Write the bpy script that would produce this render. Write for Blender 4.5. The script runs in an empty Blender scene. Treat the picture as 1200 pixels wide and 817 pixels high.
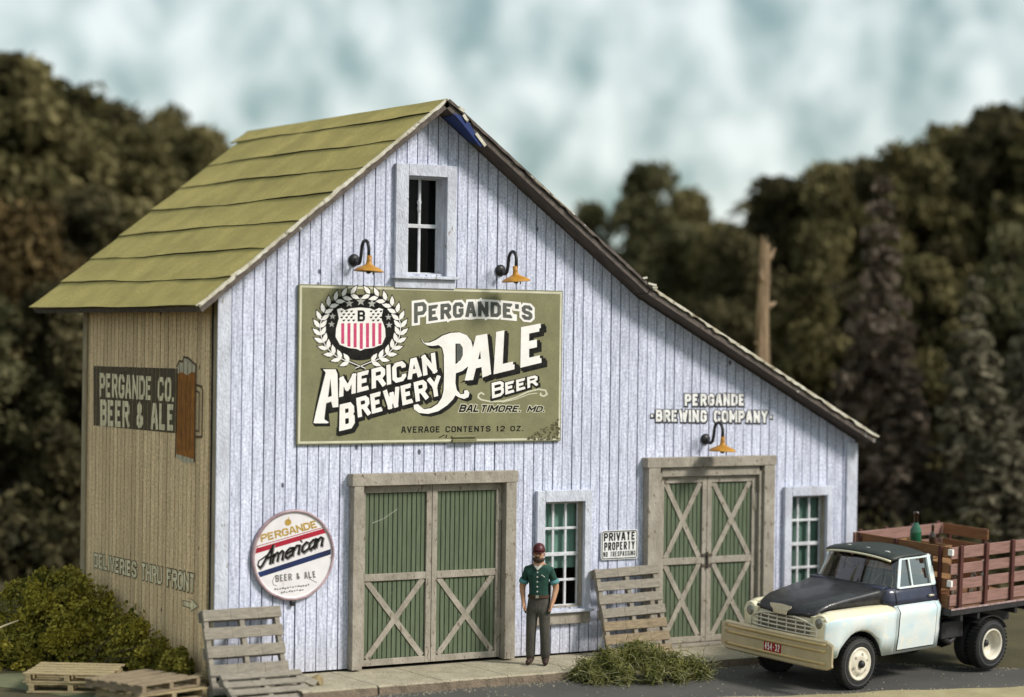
import bpy, bmesh, math, random
import numpy as np
from mathutils import Vector, Matrix, Euler
random.seed(7); rng = np.random.default_rng(7)
R = math.radians
scene = bpy.context.scene
COL = scene.collection

# ------------------------------------------------------------------ camera
F_PX, CX, CY = 2668.2061, 600.0, 408.5
YAW, PITCH, ROLL = -0.556, -0.0051, 0.0131
CAM = np.array([-12.8543, -28.1738, 4.6928])
_c, _s = math.cos, math.sin
FWD = np.array([-_s(YAW)*_c(PITCH), _c(YAW)*_c(PITCH), _s(PITCH)])
_r = np.array([_c(YAW), _s(YAW), 0.0]); _u = np.cross(_r, FWD)
RGT = _c(ROLL)*_r + _s(ROLL)*_u
UPV = -_s(ROLL)*_r + _c(ROLL)*_u
cam_d = bpy.data.cameras.new('camera'); cam = bpy.data.objects.new('camera', cam_d); COL.objects.link(cam)
m4 = Matrix.Identity(4)
for i in range(3):
    m4[i][0] = RGT[i]; m4[i][1] = UPV[i]; m4[i][2] = -FWD[i]; m4[i][3] = CAM[i]
cam.matrix_world = m4
cam_d.sensor_fit = 'HORIZONTAL'; cam_d.sensor_width = 36.0
cam_d.lens = F_PX/1200*36.0
cam_d.clip_start = 0.5; cam_d.clip_end = 2000
cam_d.dof.use_dof = True; cam_d.dof.focus_distance = 32.6; cam_d.dof.aperture_fstop = 0.25
scene.camera = cam

# ------------------------------------------------------------------ world, sun, exposure
SUN_AZ, SUN_EL = R(34), R(40)            # azimuth from -Y towards +X
sun_dir = Vector((math.sin(SUN_AZ)*math.cos(SUN_EL), -math.cos(SUN_AZ)*math.cos(SUN_EL), math.sin(SUN_EL)))
world = bpy.data.worlds.new('World'); scene.world = world; world.use_nodes = True
nt = world.node_tree; nt.nodes.clear()
def N(t, typ, **kw):
    n = t.nodes.new(typ)
    for k, v in kw.items(): setattr(n, k, v)
    return n
out = N(nt, 'ShaderNodeOutputWorld'); bg = N(nt, 'ShaderNodeBackground'); bg.inputs[1].default_value = 0.1
sky = N(nt, 'ShaderNodeTexSky', sky_type='NISHITA', sun_disc=False)
sky.sun_elevation = SUN_EL; sky.sun_rotation = math.atan2(sun_dir.x, sun_dir.y)
tc = N(nt, 'ShaderNodeTexCoord'); mp = N(nt, 'ShaderNodeMapping'); mp.inputs['Scale'].default_value = (1, 1, 0.8)
mp.inputs['Location'].default_value = (0.35, 0.2, 0.3)
n1 = N(nt, 'ShaderNodeTexNoise'); n1.inputs['Scale'].default_value = 33; n1.inputs['Detail'].default_value = 4.5; n1.inputs['Roughness'].default_value = 0.58
n1.inputs['Distortion'].default_value = 0.25
rp = N(nt, 'ShaderNodeValToRGB'); rp.color_ramp.elements[0].position = 0.37; rp.color_ramp.elements[1].position = 0.61
rp.color_ramp.elements[0].color = (0.98, 1.40, 1.35, 1); rp.color_ramp.elements[1].color = (3.15, 3.38, 3.28, 1)
mx = N(nt, 'ShaderNodeMix', data_type='RGBA'); mx.inputs[0].default_value = 0.9
nt.links.new(tc.outputs['Generated'], mp.inputs[0]); nt.links.new(mp.outputs[0], n1.inputs['Vector'])
nt.links.new(n1.outputs[0], rp.inputs[0]); nt.links.new(sky.outputs[0], mx.inputs[6]); nt.links.new(rp.outputs[0], mx.inputs[7])
nt.links.new(mx.outputs[2], bg.inputs[0]); nt.links.new(bg.outputs[0], out.inputs[0])
sd = bpy.data.lights.new('sun', 'SUN'); sd.energy = 1.5; sd.angle = R(14); sd.color = (1.0, 0.95, 0.87)
so = bpy.data.objects.new('sun', sd); COL.objects.link(so)
so.rotation_euler = sun_dir.to_track_quat('Z', 'Y').to_euler(); so.location = (20, -30, 40)
scene.view_settings.view_transform = 'Standard'; scene.view_settings.look = 'None'
scene.view_settings.gamma = 1; scene.view_settings.use_curve_mapping = False
scene.view_settings.exposure = 1.42
try:
    scene.cycles.max_bounces = 8; scene.cycles.transparent_max_bounces = 12
except Exception: pass

# ------------------------------------------------------------------ picture ray helpers (real planes only)
def ray(u, v): return RGT*(u-CX)/F_PX - UPV*(v-CY)/F_PX + FWD
def onY(u, v, y=0.0): d = ray(u, v); return Vector(CAM + d*(y-CAM[1])/d[1])
def onX(u, v, x=0.0): d = ray(u, v); return Vector(CAM + d*(x-CAM[0])/d[0])
def onZ(u, v, z=0.0): d = ray(u, v); return Vector(CAM + d*(z-CAM[2])/d[2])
def atD(u, v, w): return Vector(CAM + ray(u, v)*w)
ROAD_SL = 0.0524
def road_z(y): return -0.12 + min(0.0, ROAD_SL*(y+1.2))

# ------------------------------------------------------------------ materials
def sock(t, a, b): t.links.new(a, b)
MATS = {}
def mat(name, c1, c2=None, c3=None, rough=0.75, scale=4.0, stretch=(1,1,1), detail=5, bump=0.0, bscale=None, metal=0.0, spec=0.35,
        speck=None, speck_amt=0.62, speck_scale=60, c2_pos=(0.35,0.65), coat=0.0, dist=0.05):
    if name in MATS: return MATS[name]
    m = bpy.data.materials.new(name); m.use_nodes = True; t = m.node_tree
    b = t.nodes['Principled BSDF']; b.inputs['Roughness'].default_value = rough; b.inputs['Metallic'].default_value = metal
    b.inputs['Specular IOR Level'].default_value = spec; b.inputs['Coat Weight'].default_value = coat
    co = N(t, 'ShaderNodeTexCoord'); mp = N(t, 'ShaderNodeMapping'); mp.inputs['Scale'].default_value = stretch
    sock(t, co.outputs['Object'], mp.inputs[0])
    ns = N(t, 'ShaderNodeTexNoise'); ns.inputs['Scale'].default_value = scale; ns.inputs['Detail'].default_value = detail; ns.inputs['Roughness'].default_value = 0.62
    sock(t, mp.outputs[0], ns.inputs['Vector'])
    col = None
    if c2 is None: c2 = tuple(x*0.8 for x in c1)
    r = N(t, 'ShaderNodeValToRGB'); e = r.color_ramp.elements
    e[0].position, e[1].position = c2_pos; e[0].color = (*c1, 1); e[1].color = (*c2, 1)
    if c3: 
        x = e.new(min(0.98, c2_pos[1]+0.13)); x.color = (*c3, 1)
    sock(t, ns.outputs[0], r.inputs[0]); col = r.outputs[0]
    if speck:
        n2 = N(t, 'ShaderNodeTexNoise'); n2.inputs['Scale'].default_value = speck_scale; n2.inputs['Detail'].default_value = 3
        sock(t, mp.outputs[0], n2.inputs['Vector'])
        r2 = N(t, 'ShaderNodeValToRGB'); r2.color_ramp.elements[0].position = speck_amt; r2.color_ramp.elements[1].position = min(1, speck_amt+0.08)
        sock(t, n2.outputs[0], r2.inputs[0])
        mm = N(t, 'ShaderNodeMix', data_type='RGBA'); sock(t, r2.outputs[0], mm.inputs[0]); sock(t, col, mm.inputs[6]); mm.inputs[7].default_value = (*speck, 1)
        col = mm.outputs[2]
    sock(t, col, b.inputs['Base Color'])
    if bump:
        nb = N(t, 'ShaderNodeTexNoise'); nb.inputs['Scale'].default_value = bscale or scale*6; nb.inputs['Detail'].default_value = 4
        sock(t, mp.outputs[0], nb.inputs['Vector'])
        bp = N(t, 'ShaderNodeBump'); bp.inputs['Strength'].default_value = bump; bp.inputs['Distance'].default_value = dist
        sock(t, nb.outputs[0], bp.inputs['Height']); sock(t, bp.outputs[0], b.inputs['Normal'])
    MATS[name] = m; return m

def plank_mat(name, base, streak, knot, dirt, axis, pitch, dirt_h=0.5, tint=0.08):
    """weathered painted boards: tint per board, streaks along the grain, knots, mud splashed at the foot"""
    m = bpy.data.materials.new(name); m.use_nodes = True; t = m.node_tree; b = t.nodes['Principled BSDF']
    b.inputs['Roughness'].default_value = 0.8; b.inputs['Specular IOR Level'].default_value = 0.25
    co = N(t, 'ShaderNodeTexCoord'); sx = N(t, 'ShaderNodeSeparateXYZ'); sock(t, co.outputs['Object'], sx.inputs[0])
    dv = N(t, 'ShaderNodeMath', operation='DIVIDE'); dv.inputs[1].default_value = pitch; sock(t, sx.outputs[axis], dv.inputs[0])
    fl = N(t, 'ShaderNodeMath', operation='FLOOR'); sock(t, dv.outputs[0], fl.inputs[0])
    wn = N(t, 'ShaderNodeTexWhiteNoise', noise_dimensions='1D'); sock(t, fl.outputs[0], wn.inputs['W'])
    # per-board shifted coordinates
    cb = N(t, 'ShaderNodeCombineXYZ'); sock(t, wn.outputs[0], cb.inputs[2])
    ml = N(t, 'ShaderNodeVectorMath', operation='MULTIPLY'); ml.inputs[1].default_value = (0, 0, 20); sock(t, cb.outputs[0], ml.inputs[0])
    ad = N(t, 'ShaderNodeVectorMath', operation='ADD'); sock(t, co.outputs['Object'], ad.inputs[0]); sock(t, ml.outputs[0], ad.inputs[1])
    mp = N(t, 'ShaderNodeMapping'); mp.inputs['Scale'].default_value = (14, 14, 1.1); sock(t, ad.outputs[0], mp.inputs[0])
    n1 = N(t, 'ShaderNodeTexNoise'); n1.inputs['Scale'].default_value = 2.2; n1.inputs['Detail'].default_value = 6; n1.inputs['Roughness'].default_value = 0.65
    sock(t, mp.outputs[0], n1.inputs['Vector'])
    r1 = N(t, 'ShaderNodeValToRGB'); e = r1.color_ramp.elements; e[0].position = 0.40; e[1].position = 0.74; e[0].color = (*base, 1); e[1].color = (*streak, 1)
    sock(t, n1.outputs[0], r1.inputs[0])
    # fine mottling
    n3 = N(t, 'ShaderNodeTexNoise'); n3.inputs['Scale'].default_value = 26; n3.inputs['Detail'].default_value = 4; sock(t, co.outputs['Object'], n3.inputs['Vector'])
    r3 = N(t, 'ShaderNodeMapRange'); r3.inputs[1].default_value = 0.3; r3.inputs[2].default_value = 0.7; r3.inputs[3].default_value = 0.70; r3.inputs[4].default_value = 1.20; sock(t, n3.outputs[0], r3.inputs[0])
    v1 = N(t, 'ShaderNodeVectorMath', operation='SCALE'); sock(t, r1.outputs[0], v1.inputs[0]); sock(t, r3.outputs[0], v1.inputs['Scale'])
    mr = N(t, 'ShaderNodeMapRange'); mr.inputs[3].default_value = 1-tint; mr.inputs[4].default_value = 1+tint; sock(t, wn.outputs[0], mr.inputs[0])
    v2 = N(t, 'ShaderNodeVectorMath', operation='SCALE'); sock(t, v1.outputs[0], v2.inputs[0]); sock(t, mr.outputs[0], v2.inputs['Scale'])
    # broad patches of dirtier paint
    n4 = N(t, 'ShaderNodeTexNoise'); n4.inputs['Scale'].default_value = 0.55; n4.inputs['Detail'].default_value = 4; sock(t, co.outputs['Object'], n4.inputs['Vector'])
    r4 = N(t, 'ShaderNodeMapRange'); r4.inputs[1].default_value = 0.5; r4.inputs[2].default_value = 0.8; r4.inputs[3].default_value = 0; r4.inputs[4].default_value = 0.45; sock(t, n4.outputs[0], r4.inputs[0])
    mx1 = N(t, 'ShaderNodeMix', data_type='RGBA'); sock(t, r4.outputs[0], mx1.inputs[0]); sock(t, v2.outputs[0], mx1.inputs[6]); mx1.inputs[7].default_value = (*streak, 1)
    # knots and nail heads
    vo = N(t, 'ShaderNodeTexVoronoi'); vo.inputs['Scale'].default_value = 1.0
    mpv = N(t, 'ShaderNodeMapping'); mpv.inputs['Scale'].default_value = (2.2, 2.2, 1.5); sock(t, co.outputs['Object'], mpv.inputs[0]); sock(t, mpv.outputs[0], vo.inputs['Vector'])
    rk = N(t, 'ShaderNodeMapRange'); rk.inputs[1].default_value = 0.045; rk.inputs[2].default_value = 0.075; rk.inputs[3].default_value = 0.85; rk.inputs[4].default_value = 0; sock(t, vo.outputs['Distance'], rk.inputs[0])
    mx2 = N(t, 'ShaderNodeMix', data_type='RGBA'); sock(t, rk.outputs[0], mx2.inputs[0]); sock(t, mx1.outputs[2], mx2.inputs[6]); mx2.inputs[7].default_value = (*knot, 1)
    # mud splash along the foot
    rz = N(t, 'ShaderNodeMapRange'); rz.inputs[1].default_value = dirt_h; rz.inputs[2].default_value = 0.0; rz.inputs[3].default_value = 0; rz.inputs[4].default_value = 0.6; sock(t, sx.outputs[2], rz.inputs[0])
    mu = N(t, 'ShaderNodeMath', operation='MULTIPLY'); sock(t, rz.outputs[0], mu.inputs[0]); sock(t, n1.outputs[0], mu.inputs[1])
    mx3 = N(t, 'ShaderNodeMix', data_type='RGBA'); sock(t, mu.outputs[0], mx3.inputs[0]); sock(t, mx2.outputs[2], mx3.inputs[6]); mx3.inputs[7].default_value = (*dirt, 1)
    sock(t, mx3.outputs[2], b.inputs['Base Color'])
    bp = N(t, 'ShaderNodeBump'); bp.inputs['Strength'].default_value = 0.35; bp.inputs['Distance'].default_value = 0.02; sock(t, n1.outputs[0], bp.inputs['Height']); sock(t, bp.outputs[0], b.inputs['Normal'])
    MATS[name] = m; return m

def paint_mat(name, c, axis, pitch, gap, off=0.0, wear=0.35, wear_c=None):
    """lettering painted on boards: open where a board joint runs, worn in spots"""
    m = bpy.data.materials.new(name); m.use_nodes = True; t = m.node_tree; b = t.nodes['Principled BSDF']; o = t.nodes['Material Output']
    b.inputs['Roughness'].default_value = 0.8; b.inputs['Specular IOR Level'].default_value = 0.2
    co = N(t, 'ShaderNodeTexCoord'); sx = N(t, 'ShaderNodeSeparateXYZ'); sock(t, co.outputs['Object'], sx.inputs[0])
    ns = N(t, 'ShaderNodeTexNoise'); ns.inputs['Scale'].default_value = 9; ns.inputs['Detail'].default_value = 6; sock(t, co.outputs['Object'], ns.inputs['Vector'])
    r = N(t, 'ShaderNodeValToRGB'); e = r.color_ramp.elements; e[0].position = 0.35; e[1].position = 0.7
    e[0].color = (*c, 1); e[1].color = (*(wear_c or tuple(x*0.72 for x in c)), 1); sock(t, ns.outputs[0], r.inputs[0]); sock(t, r.outputs[0], b.inputs['Base Color'])
    a = N(t, 'ShaderNodeMath', operation='ADD'); a.inputs[1].default_value = off; sock(t, sx.outputs[axis], a.inputs[0])
    dv = N(t, 'ShaderNodeMath', operation='DIVIDE'); dv.inputs[1].default_value = pitch; sock(t, a.outputs[0], dv.inputs[0])
    fr = N(t, 'ShaderNodeMath', operation='FRACT'); sock(t, dv.outputs[0], fr.inputs[0])
    lt = N(t, 'ShaderNodeMath', operation='LESS_THAN'); lt.inputs[1].default_value = gap/pitch; sock(t, fr.outputs[0], lt.inputs[0])
    n2 = N(t, 'ShaderNodeTexNoise'); n2.inputs['Scale'].default_value = 40; n2.inputs['Detail'].default_value = 4; sock(t, co.outputs['Object'], n2.inputs['Vector'])
    gt = N(t, 'ShaderNodeMath', operation='GREATER_THAN'); gt.inputs[1].default_value = 1-wear; sock(t, n2.outputs[0], gt.inputs[0])
    mxm = N(t, 'ShaderNodeMath', operation='MAXIMUM'); sock(t, lt.outputs[0], mxm.inputs[0]); sock(t, gt.outputs[0], mxm.inputs[1])
    tr = N(t, 'ShaderNodeBsdfTransparent'); ms = N(t, 'ShaderNodeMixShader'); sock(t, mxm.outputs[0], ms.inputs[0]); sock(t, b.outputs[0], ms.inputs[1]); sock(t, tr.outputs[0], ms.inputs[2])
    sock(t, ms.outputs[0], o.inputs[0]); MATS[name] = m; return m

def glass_mat(name, tint=(0.8,0.85,0.85), refl=0.12, rough=0.03, ior=1.45):
    if name in MATS: return MATS[name]
    m = bpy.data.materials.new(name); m.use_nodes = True; t = m.node_tree; o = t.nodes['Material Output']; t.nodes.remove(t.nodes['Principled BSDF'])
    tr = N(t, 'ShaderNodeBsdfTransparent'); tr.inputs[0].default_value = (*tint, 1)
    gl = N(t, 'ShaderNodeBsdfGlossy'); gl.inputs['Roughness'].default_value = rough
    fr = N(t, 'ShaderNodeFresnel'); fr.inputs[0].default_value = ior
    ad = N(t, 'ShaderNodeMath', operation='ADD'); ad.inputs[1].default_value = refl; sock(t, fr.outputs[0], ad.inputs[0])
    ms = N(t, 'ShaderNodeMixShader'); sock(t, ad.outputs[0], ms.inputs[0]); sock(t, tr.outputs[0], ms.inputs[1]); sock(t, gl.outputs[0], ms.inputs[2]); sock(t, ms.outputs[0], o.inputs[0])
    MATS[name] = m; return m

def leaf_mat(name, ca, cb, cc, scale=0.6, trans=0.25):
    if name in MATS: return MATS[name]
    m = bpy.data.materials.new(name); m.use_nodes = True; t = m.node_tree; b = t.nodes['Principled BSDF']
    b.inputs['Roughness'].default_value = 0.75; b.inputs['Specular IOR Level'].default_value = 0.15
    co = N(t, 'ShaderNodeTexCoord'); oi = N(t, 'ShaderNodeObjectInfo')
    ad = N(t, 'ShaderNodeVectorMath', operation='ADD'); sock(t, co.outputs['Object'], ad.inputs[0])
    sc = N(t, 'ShaderNodeMath', operation='MULTIPLY'); sc.inputs[1].default_value = 37; sock(t, oi.outputs['Random'], sc.inputs[0]); sock(t, sc.outputs[0], ad.inputs[1])
    ns = N(t, 'ShaderNodeTexNoise'); ns.inputs['Scale'].default_value = scale; ns.inputs['Detail'].default_value = 4; sock(t, ad.outputs[0], ns.inputs['Vector'])
    ge = N(t, 'ShaderNodeNewGeometry')
    ma = N(t, 'ShaderNodeMath', operation='MULTIPLY_ADD'); ma.inputs[1].default_value = 0.3; sock(t, ge.outputs['Random Per Island'], ma.inputs[0]); 
    su = N(t, 'ShaderNodeMath', operation='SUBTRACT'); su.inputs[1].default_value = 0.15; sock(t, ns.outputs[0], su.inputs[0]); sock(t, su.outputs[0], ma.inputs[2])
    r = N(t, 'ShaderNodeValToRGB'); e = r.color_ramp.elements; e[0].position = 0.3; e[1].position = 0.72; e[0].color = (*ca, 1); e[1].color = (*cc, 1)
    x = e.new(0.5); x.color = (*cb, 1)
    sock(t, ma.outputs[0], r.inputs[0]); sock(t, r.outputs[0], b.inputs['Base Color'])
    tl = N(t, 'ShaderNodeBsdfTranslucent'); sock(t, r.outputs[0], tl.inputs[0]); ms = N(t, 'ShaderNodeMixShader'); ms.inputs[0].default_value = 0.35
    sock(t, b.outputs[0], ms.inputs[1]); sock(t, tl.outputs[0], ms.inputs[2]); sock(t, ms.outputs[0], t.nodes['Material Output'].inputs[0])
    MATS[name] = m; return m

# ------------------------------------------------------------------ mesh builder
class MB:
    def __init__(self): self.v = []; self.f = []; self.mi = []
    def add(self, vs, fs, m=0):
        o = len(self.v); self.v += [tuple(p) for p in vs]
        for f in fs: self.f.append([i+o for i in f]); self.mi.append(m)
        return self
    def box(self, x0, x1, y0, y1, z0, z1, m=0, M=None):
        vs = [Vector(p) for p in ((x0,y0,z0),(x1,y0,z0),(x1,y1,z0),(x0,y1,z0),(x0,y0,z1),(x1,y0,z1),(x1,y1,z1),(x0,y1,z1))]
        if M is not None: vs = [M @ p for p in vs]
        return self.add(vs, [(0,3,2,1),(4,5,6,7),(0,1,5,4),(1,2,6,5),(2,3,7,6),(3,0,4,7)], m)
    def bar(self, a, b, w, d, nrm, m=0):
        """a bar from a to b, width w across, depth d along nrm"""
        a, b, n = Vector(a), Vector(b), Vector(nrm).normalized(); t = (b-a).normalized(); s = t.cross(n).normalized()
        vs = []
        for p in (a, b):
            for k, l in ((-1,0),(1,0),(1,1),(-1,1)): vs.append(p + s*(k*w/2) + n*(l*d))
        return self.add(vs, [(0,1,2,3),(7,6,5,4),(0,4,5,1),(1,5,6,2),(2,6,7,3),(3,7,4,0)], m)
    def tube(self, path, r, seg=8, m=0, cap=True):
        path = [Vector(p) for p in path]; n = len(path); rr = r if isinstance(r, (list, tuple)) else [r]*n
        rings = []; up = Vector((0,0,1)); prev = None
        for i, p in enumerate(path):
            t = ((path[min(i+1,n-1)] - path[max(i-1,0)])).normalized()
            if prev is None:
                a = t.cross(up); a = a if a.length > 1e-3 else t.cross(Vector((1,0,0))); a.normalize()
            else:
                a = prev - t*prev.dot(t); a.normalize()
            prev = a; b2 = t.cross(a)
            rings.append([p + (a*math.cos(2*math.pi*k/seg) + b2*math.sin(2*math.pi*k/seg))*rr[i] for k in range(seg)])
        vs = [q for r_ in rings for q in r_]; fs = []
        for i in range(n-1):
            for k in range(seg): fs.append((i*seg+k, i*seg+(k+1)%seg, (i+1)*seg+(k+1)%seg, (i+1)*seg+k))
        if cap: fs.append(tuple(range(seg))[::-1]); fs.append(tuple((n-1)*seg+k for k in range(seg)))
        return self.add(vs, fs, m)
    def lathe(self, prof, M=None, seg=24, m=0, cap=True):
        """prof = [(radius, height)] round local z"""
        vs = []; fs = []; n = len(prof)
        for r, z in prof:
            for k in range(seg):
                a = 2*math.pi*k/seg; p = Vector((r*math.cos(a), r*math.sin(a), z)); vs.append(M @ p if M is not None else p)
        for i in range(n-1):
            for k in range(seg): fs.append((i*seg+k, i*seg+(k+1)%seg, (i+1)*seg+(k+1)%seg, (i+1)*seg+k))
        if cap:
            if prof[0][0] > 1e-4: fs.append(tuple(range(seg))[::-1])
            if prof[-1][0] > 1e-4: fs.append(tuple((n-1)*seg+k for k in range(seg)))
        return self.add(vs, fs, m)
    def prism(self, pts, d, m=0):
        """closed 3D polygon pts pushed along vector d"""
        n = len(pts); d = Vector(d); a = [Vector(p) for p in pts]; b = [p+d for p in a]
        fs = [tuple(range(n))[::-1], tuple(range(n, 2*n))] + [(i, (i+1)%n, n+(i+1)%n, n+i) for i in range(n)]
        return self.add(a+b, fs, m)
    def grid(self, rows, m=0, close=False):
        nr, nc = len(rows), len(rows[0]); vs = [p for r in rows for p in r]; fs = []
        for i in range(nr-1):
            for k in range(nc if close else nc-1): fs.append((i*nc+k, i*nc+(k+1)%nc, (i+1)*nc+(k+1)%nc, (i+1)*nc+k))
        return self.add(vs, fs, m)
    def build(self, name, mats, parent=None, bevel=0, smooth=False, subsurf=0, weld=False, seg=2, solid=0):
        me = bpy.data.meshes.new(name); me.from_pydata(self.v, [], self.f)
        for m in (mats if isinstance(mats, (list, tuple)) else [mats]): me.materials.append(m)
        me.polygons.foreach_set('material_index', self.mi)
        bm = bmesh.new(); bm.from_mesh(me)
        if weld: bmesh.ops.remove_doubles(bm, verts=bm.verts, dist=0.0008)
        bmesh.ops.recalc_face_normals(bm, faces=bm.faces); bm.to_mesh(me); bm.free()
        if smooth: me.polygons.foreach_set('use_smooth', [True]*len(me.polygons))
        ob = bpy.data.objects.new(name, me); COL.objects.link(ob)
        if parent is not None: ob.parent = parent
        if solid: md = ob.modifiers.new('solid', 'SOLIDIFY'); md.thickness = solid; md.offset = 0
        if bevel: md = ob.modifiers.new('bevel', 'BEVEL'); md.width = bevel; md.segments = seg; md.limit_method = 'ANGLE'; md.angle_limit = R(40)
        if subsurf: md = ob.modifiers.new('sub', 'SUBSURF'); md.levels = subsurf; md.render_levels = subsurf
        return ob
def tag(o, label=None, cat=None, group=None, kind=None):
    if label: o['label'] = label
    if cat: o['category'] = cat
    if group: o['group'] = group
    if kind: o['kind'] = kind
    return o
def empty(name, loc=(0,0,0), rz=0.0, label=None, cat=None, group=None):
    o = bpy.data.objects.new(name, None); COL.objects.link(o); o.location = loc; o.rotation_euler = (0,0,rz); o.empty_display_size = 0.2
    return tag(o, label, cat, group)
def copy_tree(o, parent=None):
    c = o.copy(); COL.objects.link(c)
    if parent is not None: c.parent = parent
    for ch in [x for x in bpy.data.objects if x.parent == o]: copy_tree(ch, c)
    return c

# ------------------------------------------------------------------ lettering: strokes drawn as mitred ribbons
G = {
'A': [[(0,0),(.36,1),(.64,1),(1,0)], [(.14,.3),(.86,.3)]],
'a': [[(0,0),(0,.82),(.2,1),(.8,1),(1,.82),(1,0)], [(0,.42),(1,.42)]],
'B': [[(0,0),(0,1),(.78,1),(1,.86),(1,.66),(.8,.53),(0,.53),'c0'], [(.8,.53),(1,.4),(1,.14),(.78,0),(0,0)]],
'C': [[(1,.7),(1,.84),(.78,1),(.22,1),(0,.84),(0,.16),(.22,0),(.78,0),(1,.16),(1,.3)]],
'D': [[(0,0),(0,1),(.68,1),(1,.8),(1,.2),(.68,0),(0,0)]],
'E': [[(1,1),(0,1),(0,0),(1,0)], [(0,.52),(.82,.52)]],
'F': [[(1,1),(0,1),(0,0)], [(0,.52),(.82,.52)]],
'G': [[(1,.72),(1,.84),(.78,1),(.22,1),(0,.84),(0,.16),(.22,0),(.78,0),(1,.16),(1,.46),(.55,.46)]],
'H': [[(0,0),(0,1)], [(1,0),(1,1)], [(0,.52),(1,.52)]],
'I': [[(0,0),(0,1)]],
'L': [[(0,1),(0,0),(1,0)]],
'M': [[(0,0),(0,1),(.5,.3),(1,1),(1,0)]],
'N': [[(0,0),(0,1),(1,0),(1,1)]],
'O': [[(.5,1),(.22,1),(0,.84),(0,.16),(.22,0),(.78,0),(1,.16),(1,.84),(.78,1),(.5,1)]],
'P': [[(0,0),(0,1),(.78,1),(1,.86),(1,.6),(.78,.45),(0,.45)]],
'R': [[(0,0),(0,1),(.78,1),(1,.86),(1,.62),(.78,.48),(0,.48)], [(.55,.48),(1,0)]],
'S': [[(1,.74),(1,.86),(.78,1),(.22,1),(0,.86),(0,.66),(.2,.54),(.8,.46),(1,.34),(1,.14),(.78,0),(.22,0),(0,.14),(0,.26)]],
'T': [[(0,1),(1,1)], [(.5,1),(.5,0)]],
'U': [[(0,1),(0,.16),(.22,0),(.78,0),(1,.16),(1,1)]],
'V': [[(0,1),(.5,0),(1,1)]],
'W': [[(0,1),(.25,0),(.5,.75),(.75,0),(1,1)]],
'Y': [[(0,1),(.5,.5),(1,1)], [(.5,.5),(.5,0)]],
'Z': [[(0,1),(1,1),(0,0),(1,0)]],
'1': [[(.2,.8),(.5,1),(.5,0)]],
'2': [[(0,.72),(0,.86),(.22,1),(.78,1),(1,.86),(1,.60),(0,.14),(0,0),(1,0)]],
'3': [[(0,.8),(.2,1),(.8,1),(1,.84),(1,.66),(.75,.52),(.4,.52)], [(.75,.52),(1,.38),(1,.16),(.8,0),(.2,0),(0,.2)]],
'4': [[(.75,0),(.75,1),(0,.32),(1,.32)]],
'5': [[(1,1),(.05,1),(0,.55),(.7,.6),(1,.44),(1,.16),(.78,0),(.2,0),(0,.16)]],
'&': [[(1,.05),(.2,.72),(.2,.9),(.4,1),(.62,.9),(.6,.72),(.1,.35),(.1,.12),(.32,0),(.65,.05),(1,.45)]],
'-': [[(0,.48),(1,.48)]],
"'": [[(.2,1),(.2,.74)]],
'.': [[(.1,0),(.1,.1)]],
',': [[(.2,.1),(.1,-.12)]],
}
WID = {'I': .001, '1': .6, "'": .2, '.': .15, ',': .2, '-': .5, 'M': 1.3, 'W': 1.4, ' ': .55, 'L': .9, 'E': .92, 'F': .9, '&': 1.1}
def ribbon(pts, w, closed=False):
    """quads along 2D points, one per segment, squared past each joint; faces carry their segment number for a hair of height"""
    P = [np.array(p, float) for p in pts]
    if np.allclose(P[0], P[-1]): closed = True; P = P[:-1]
    n = len(P); m = n if closed else n-1; vs = []; fs = []
    D_ = [(P[(i+1) % n]-P[i]) for i in range(m)]; D_ = [d/(np.linalg.norm(d)+1e-9) for d in D_]
    def ext(i, j):
        c = max(-1, min(1, float(D_[i].dot(D_[j])))); return min(w/2*math.tan(math.acos(c)/2), w*0.5)
    for i in range(m):
        a = P[i].copy(); b2 = P[(i+1) % n].copy(); d = D_[i]; nn = np.array([-d[1], d[0]])*w/2
        if closed or i > 0: a = a-d*ext(i-1, i)
        if closed or i < m-1: b2 = b2+d*ext(i, (i+1) % m)
        k = len(vs); vs += [a+nn, a-nn, b2-nn, b2+nn]; fs.append((k, k+1, k+2, k+3))
    return vs, fs
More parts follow.
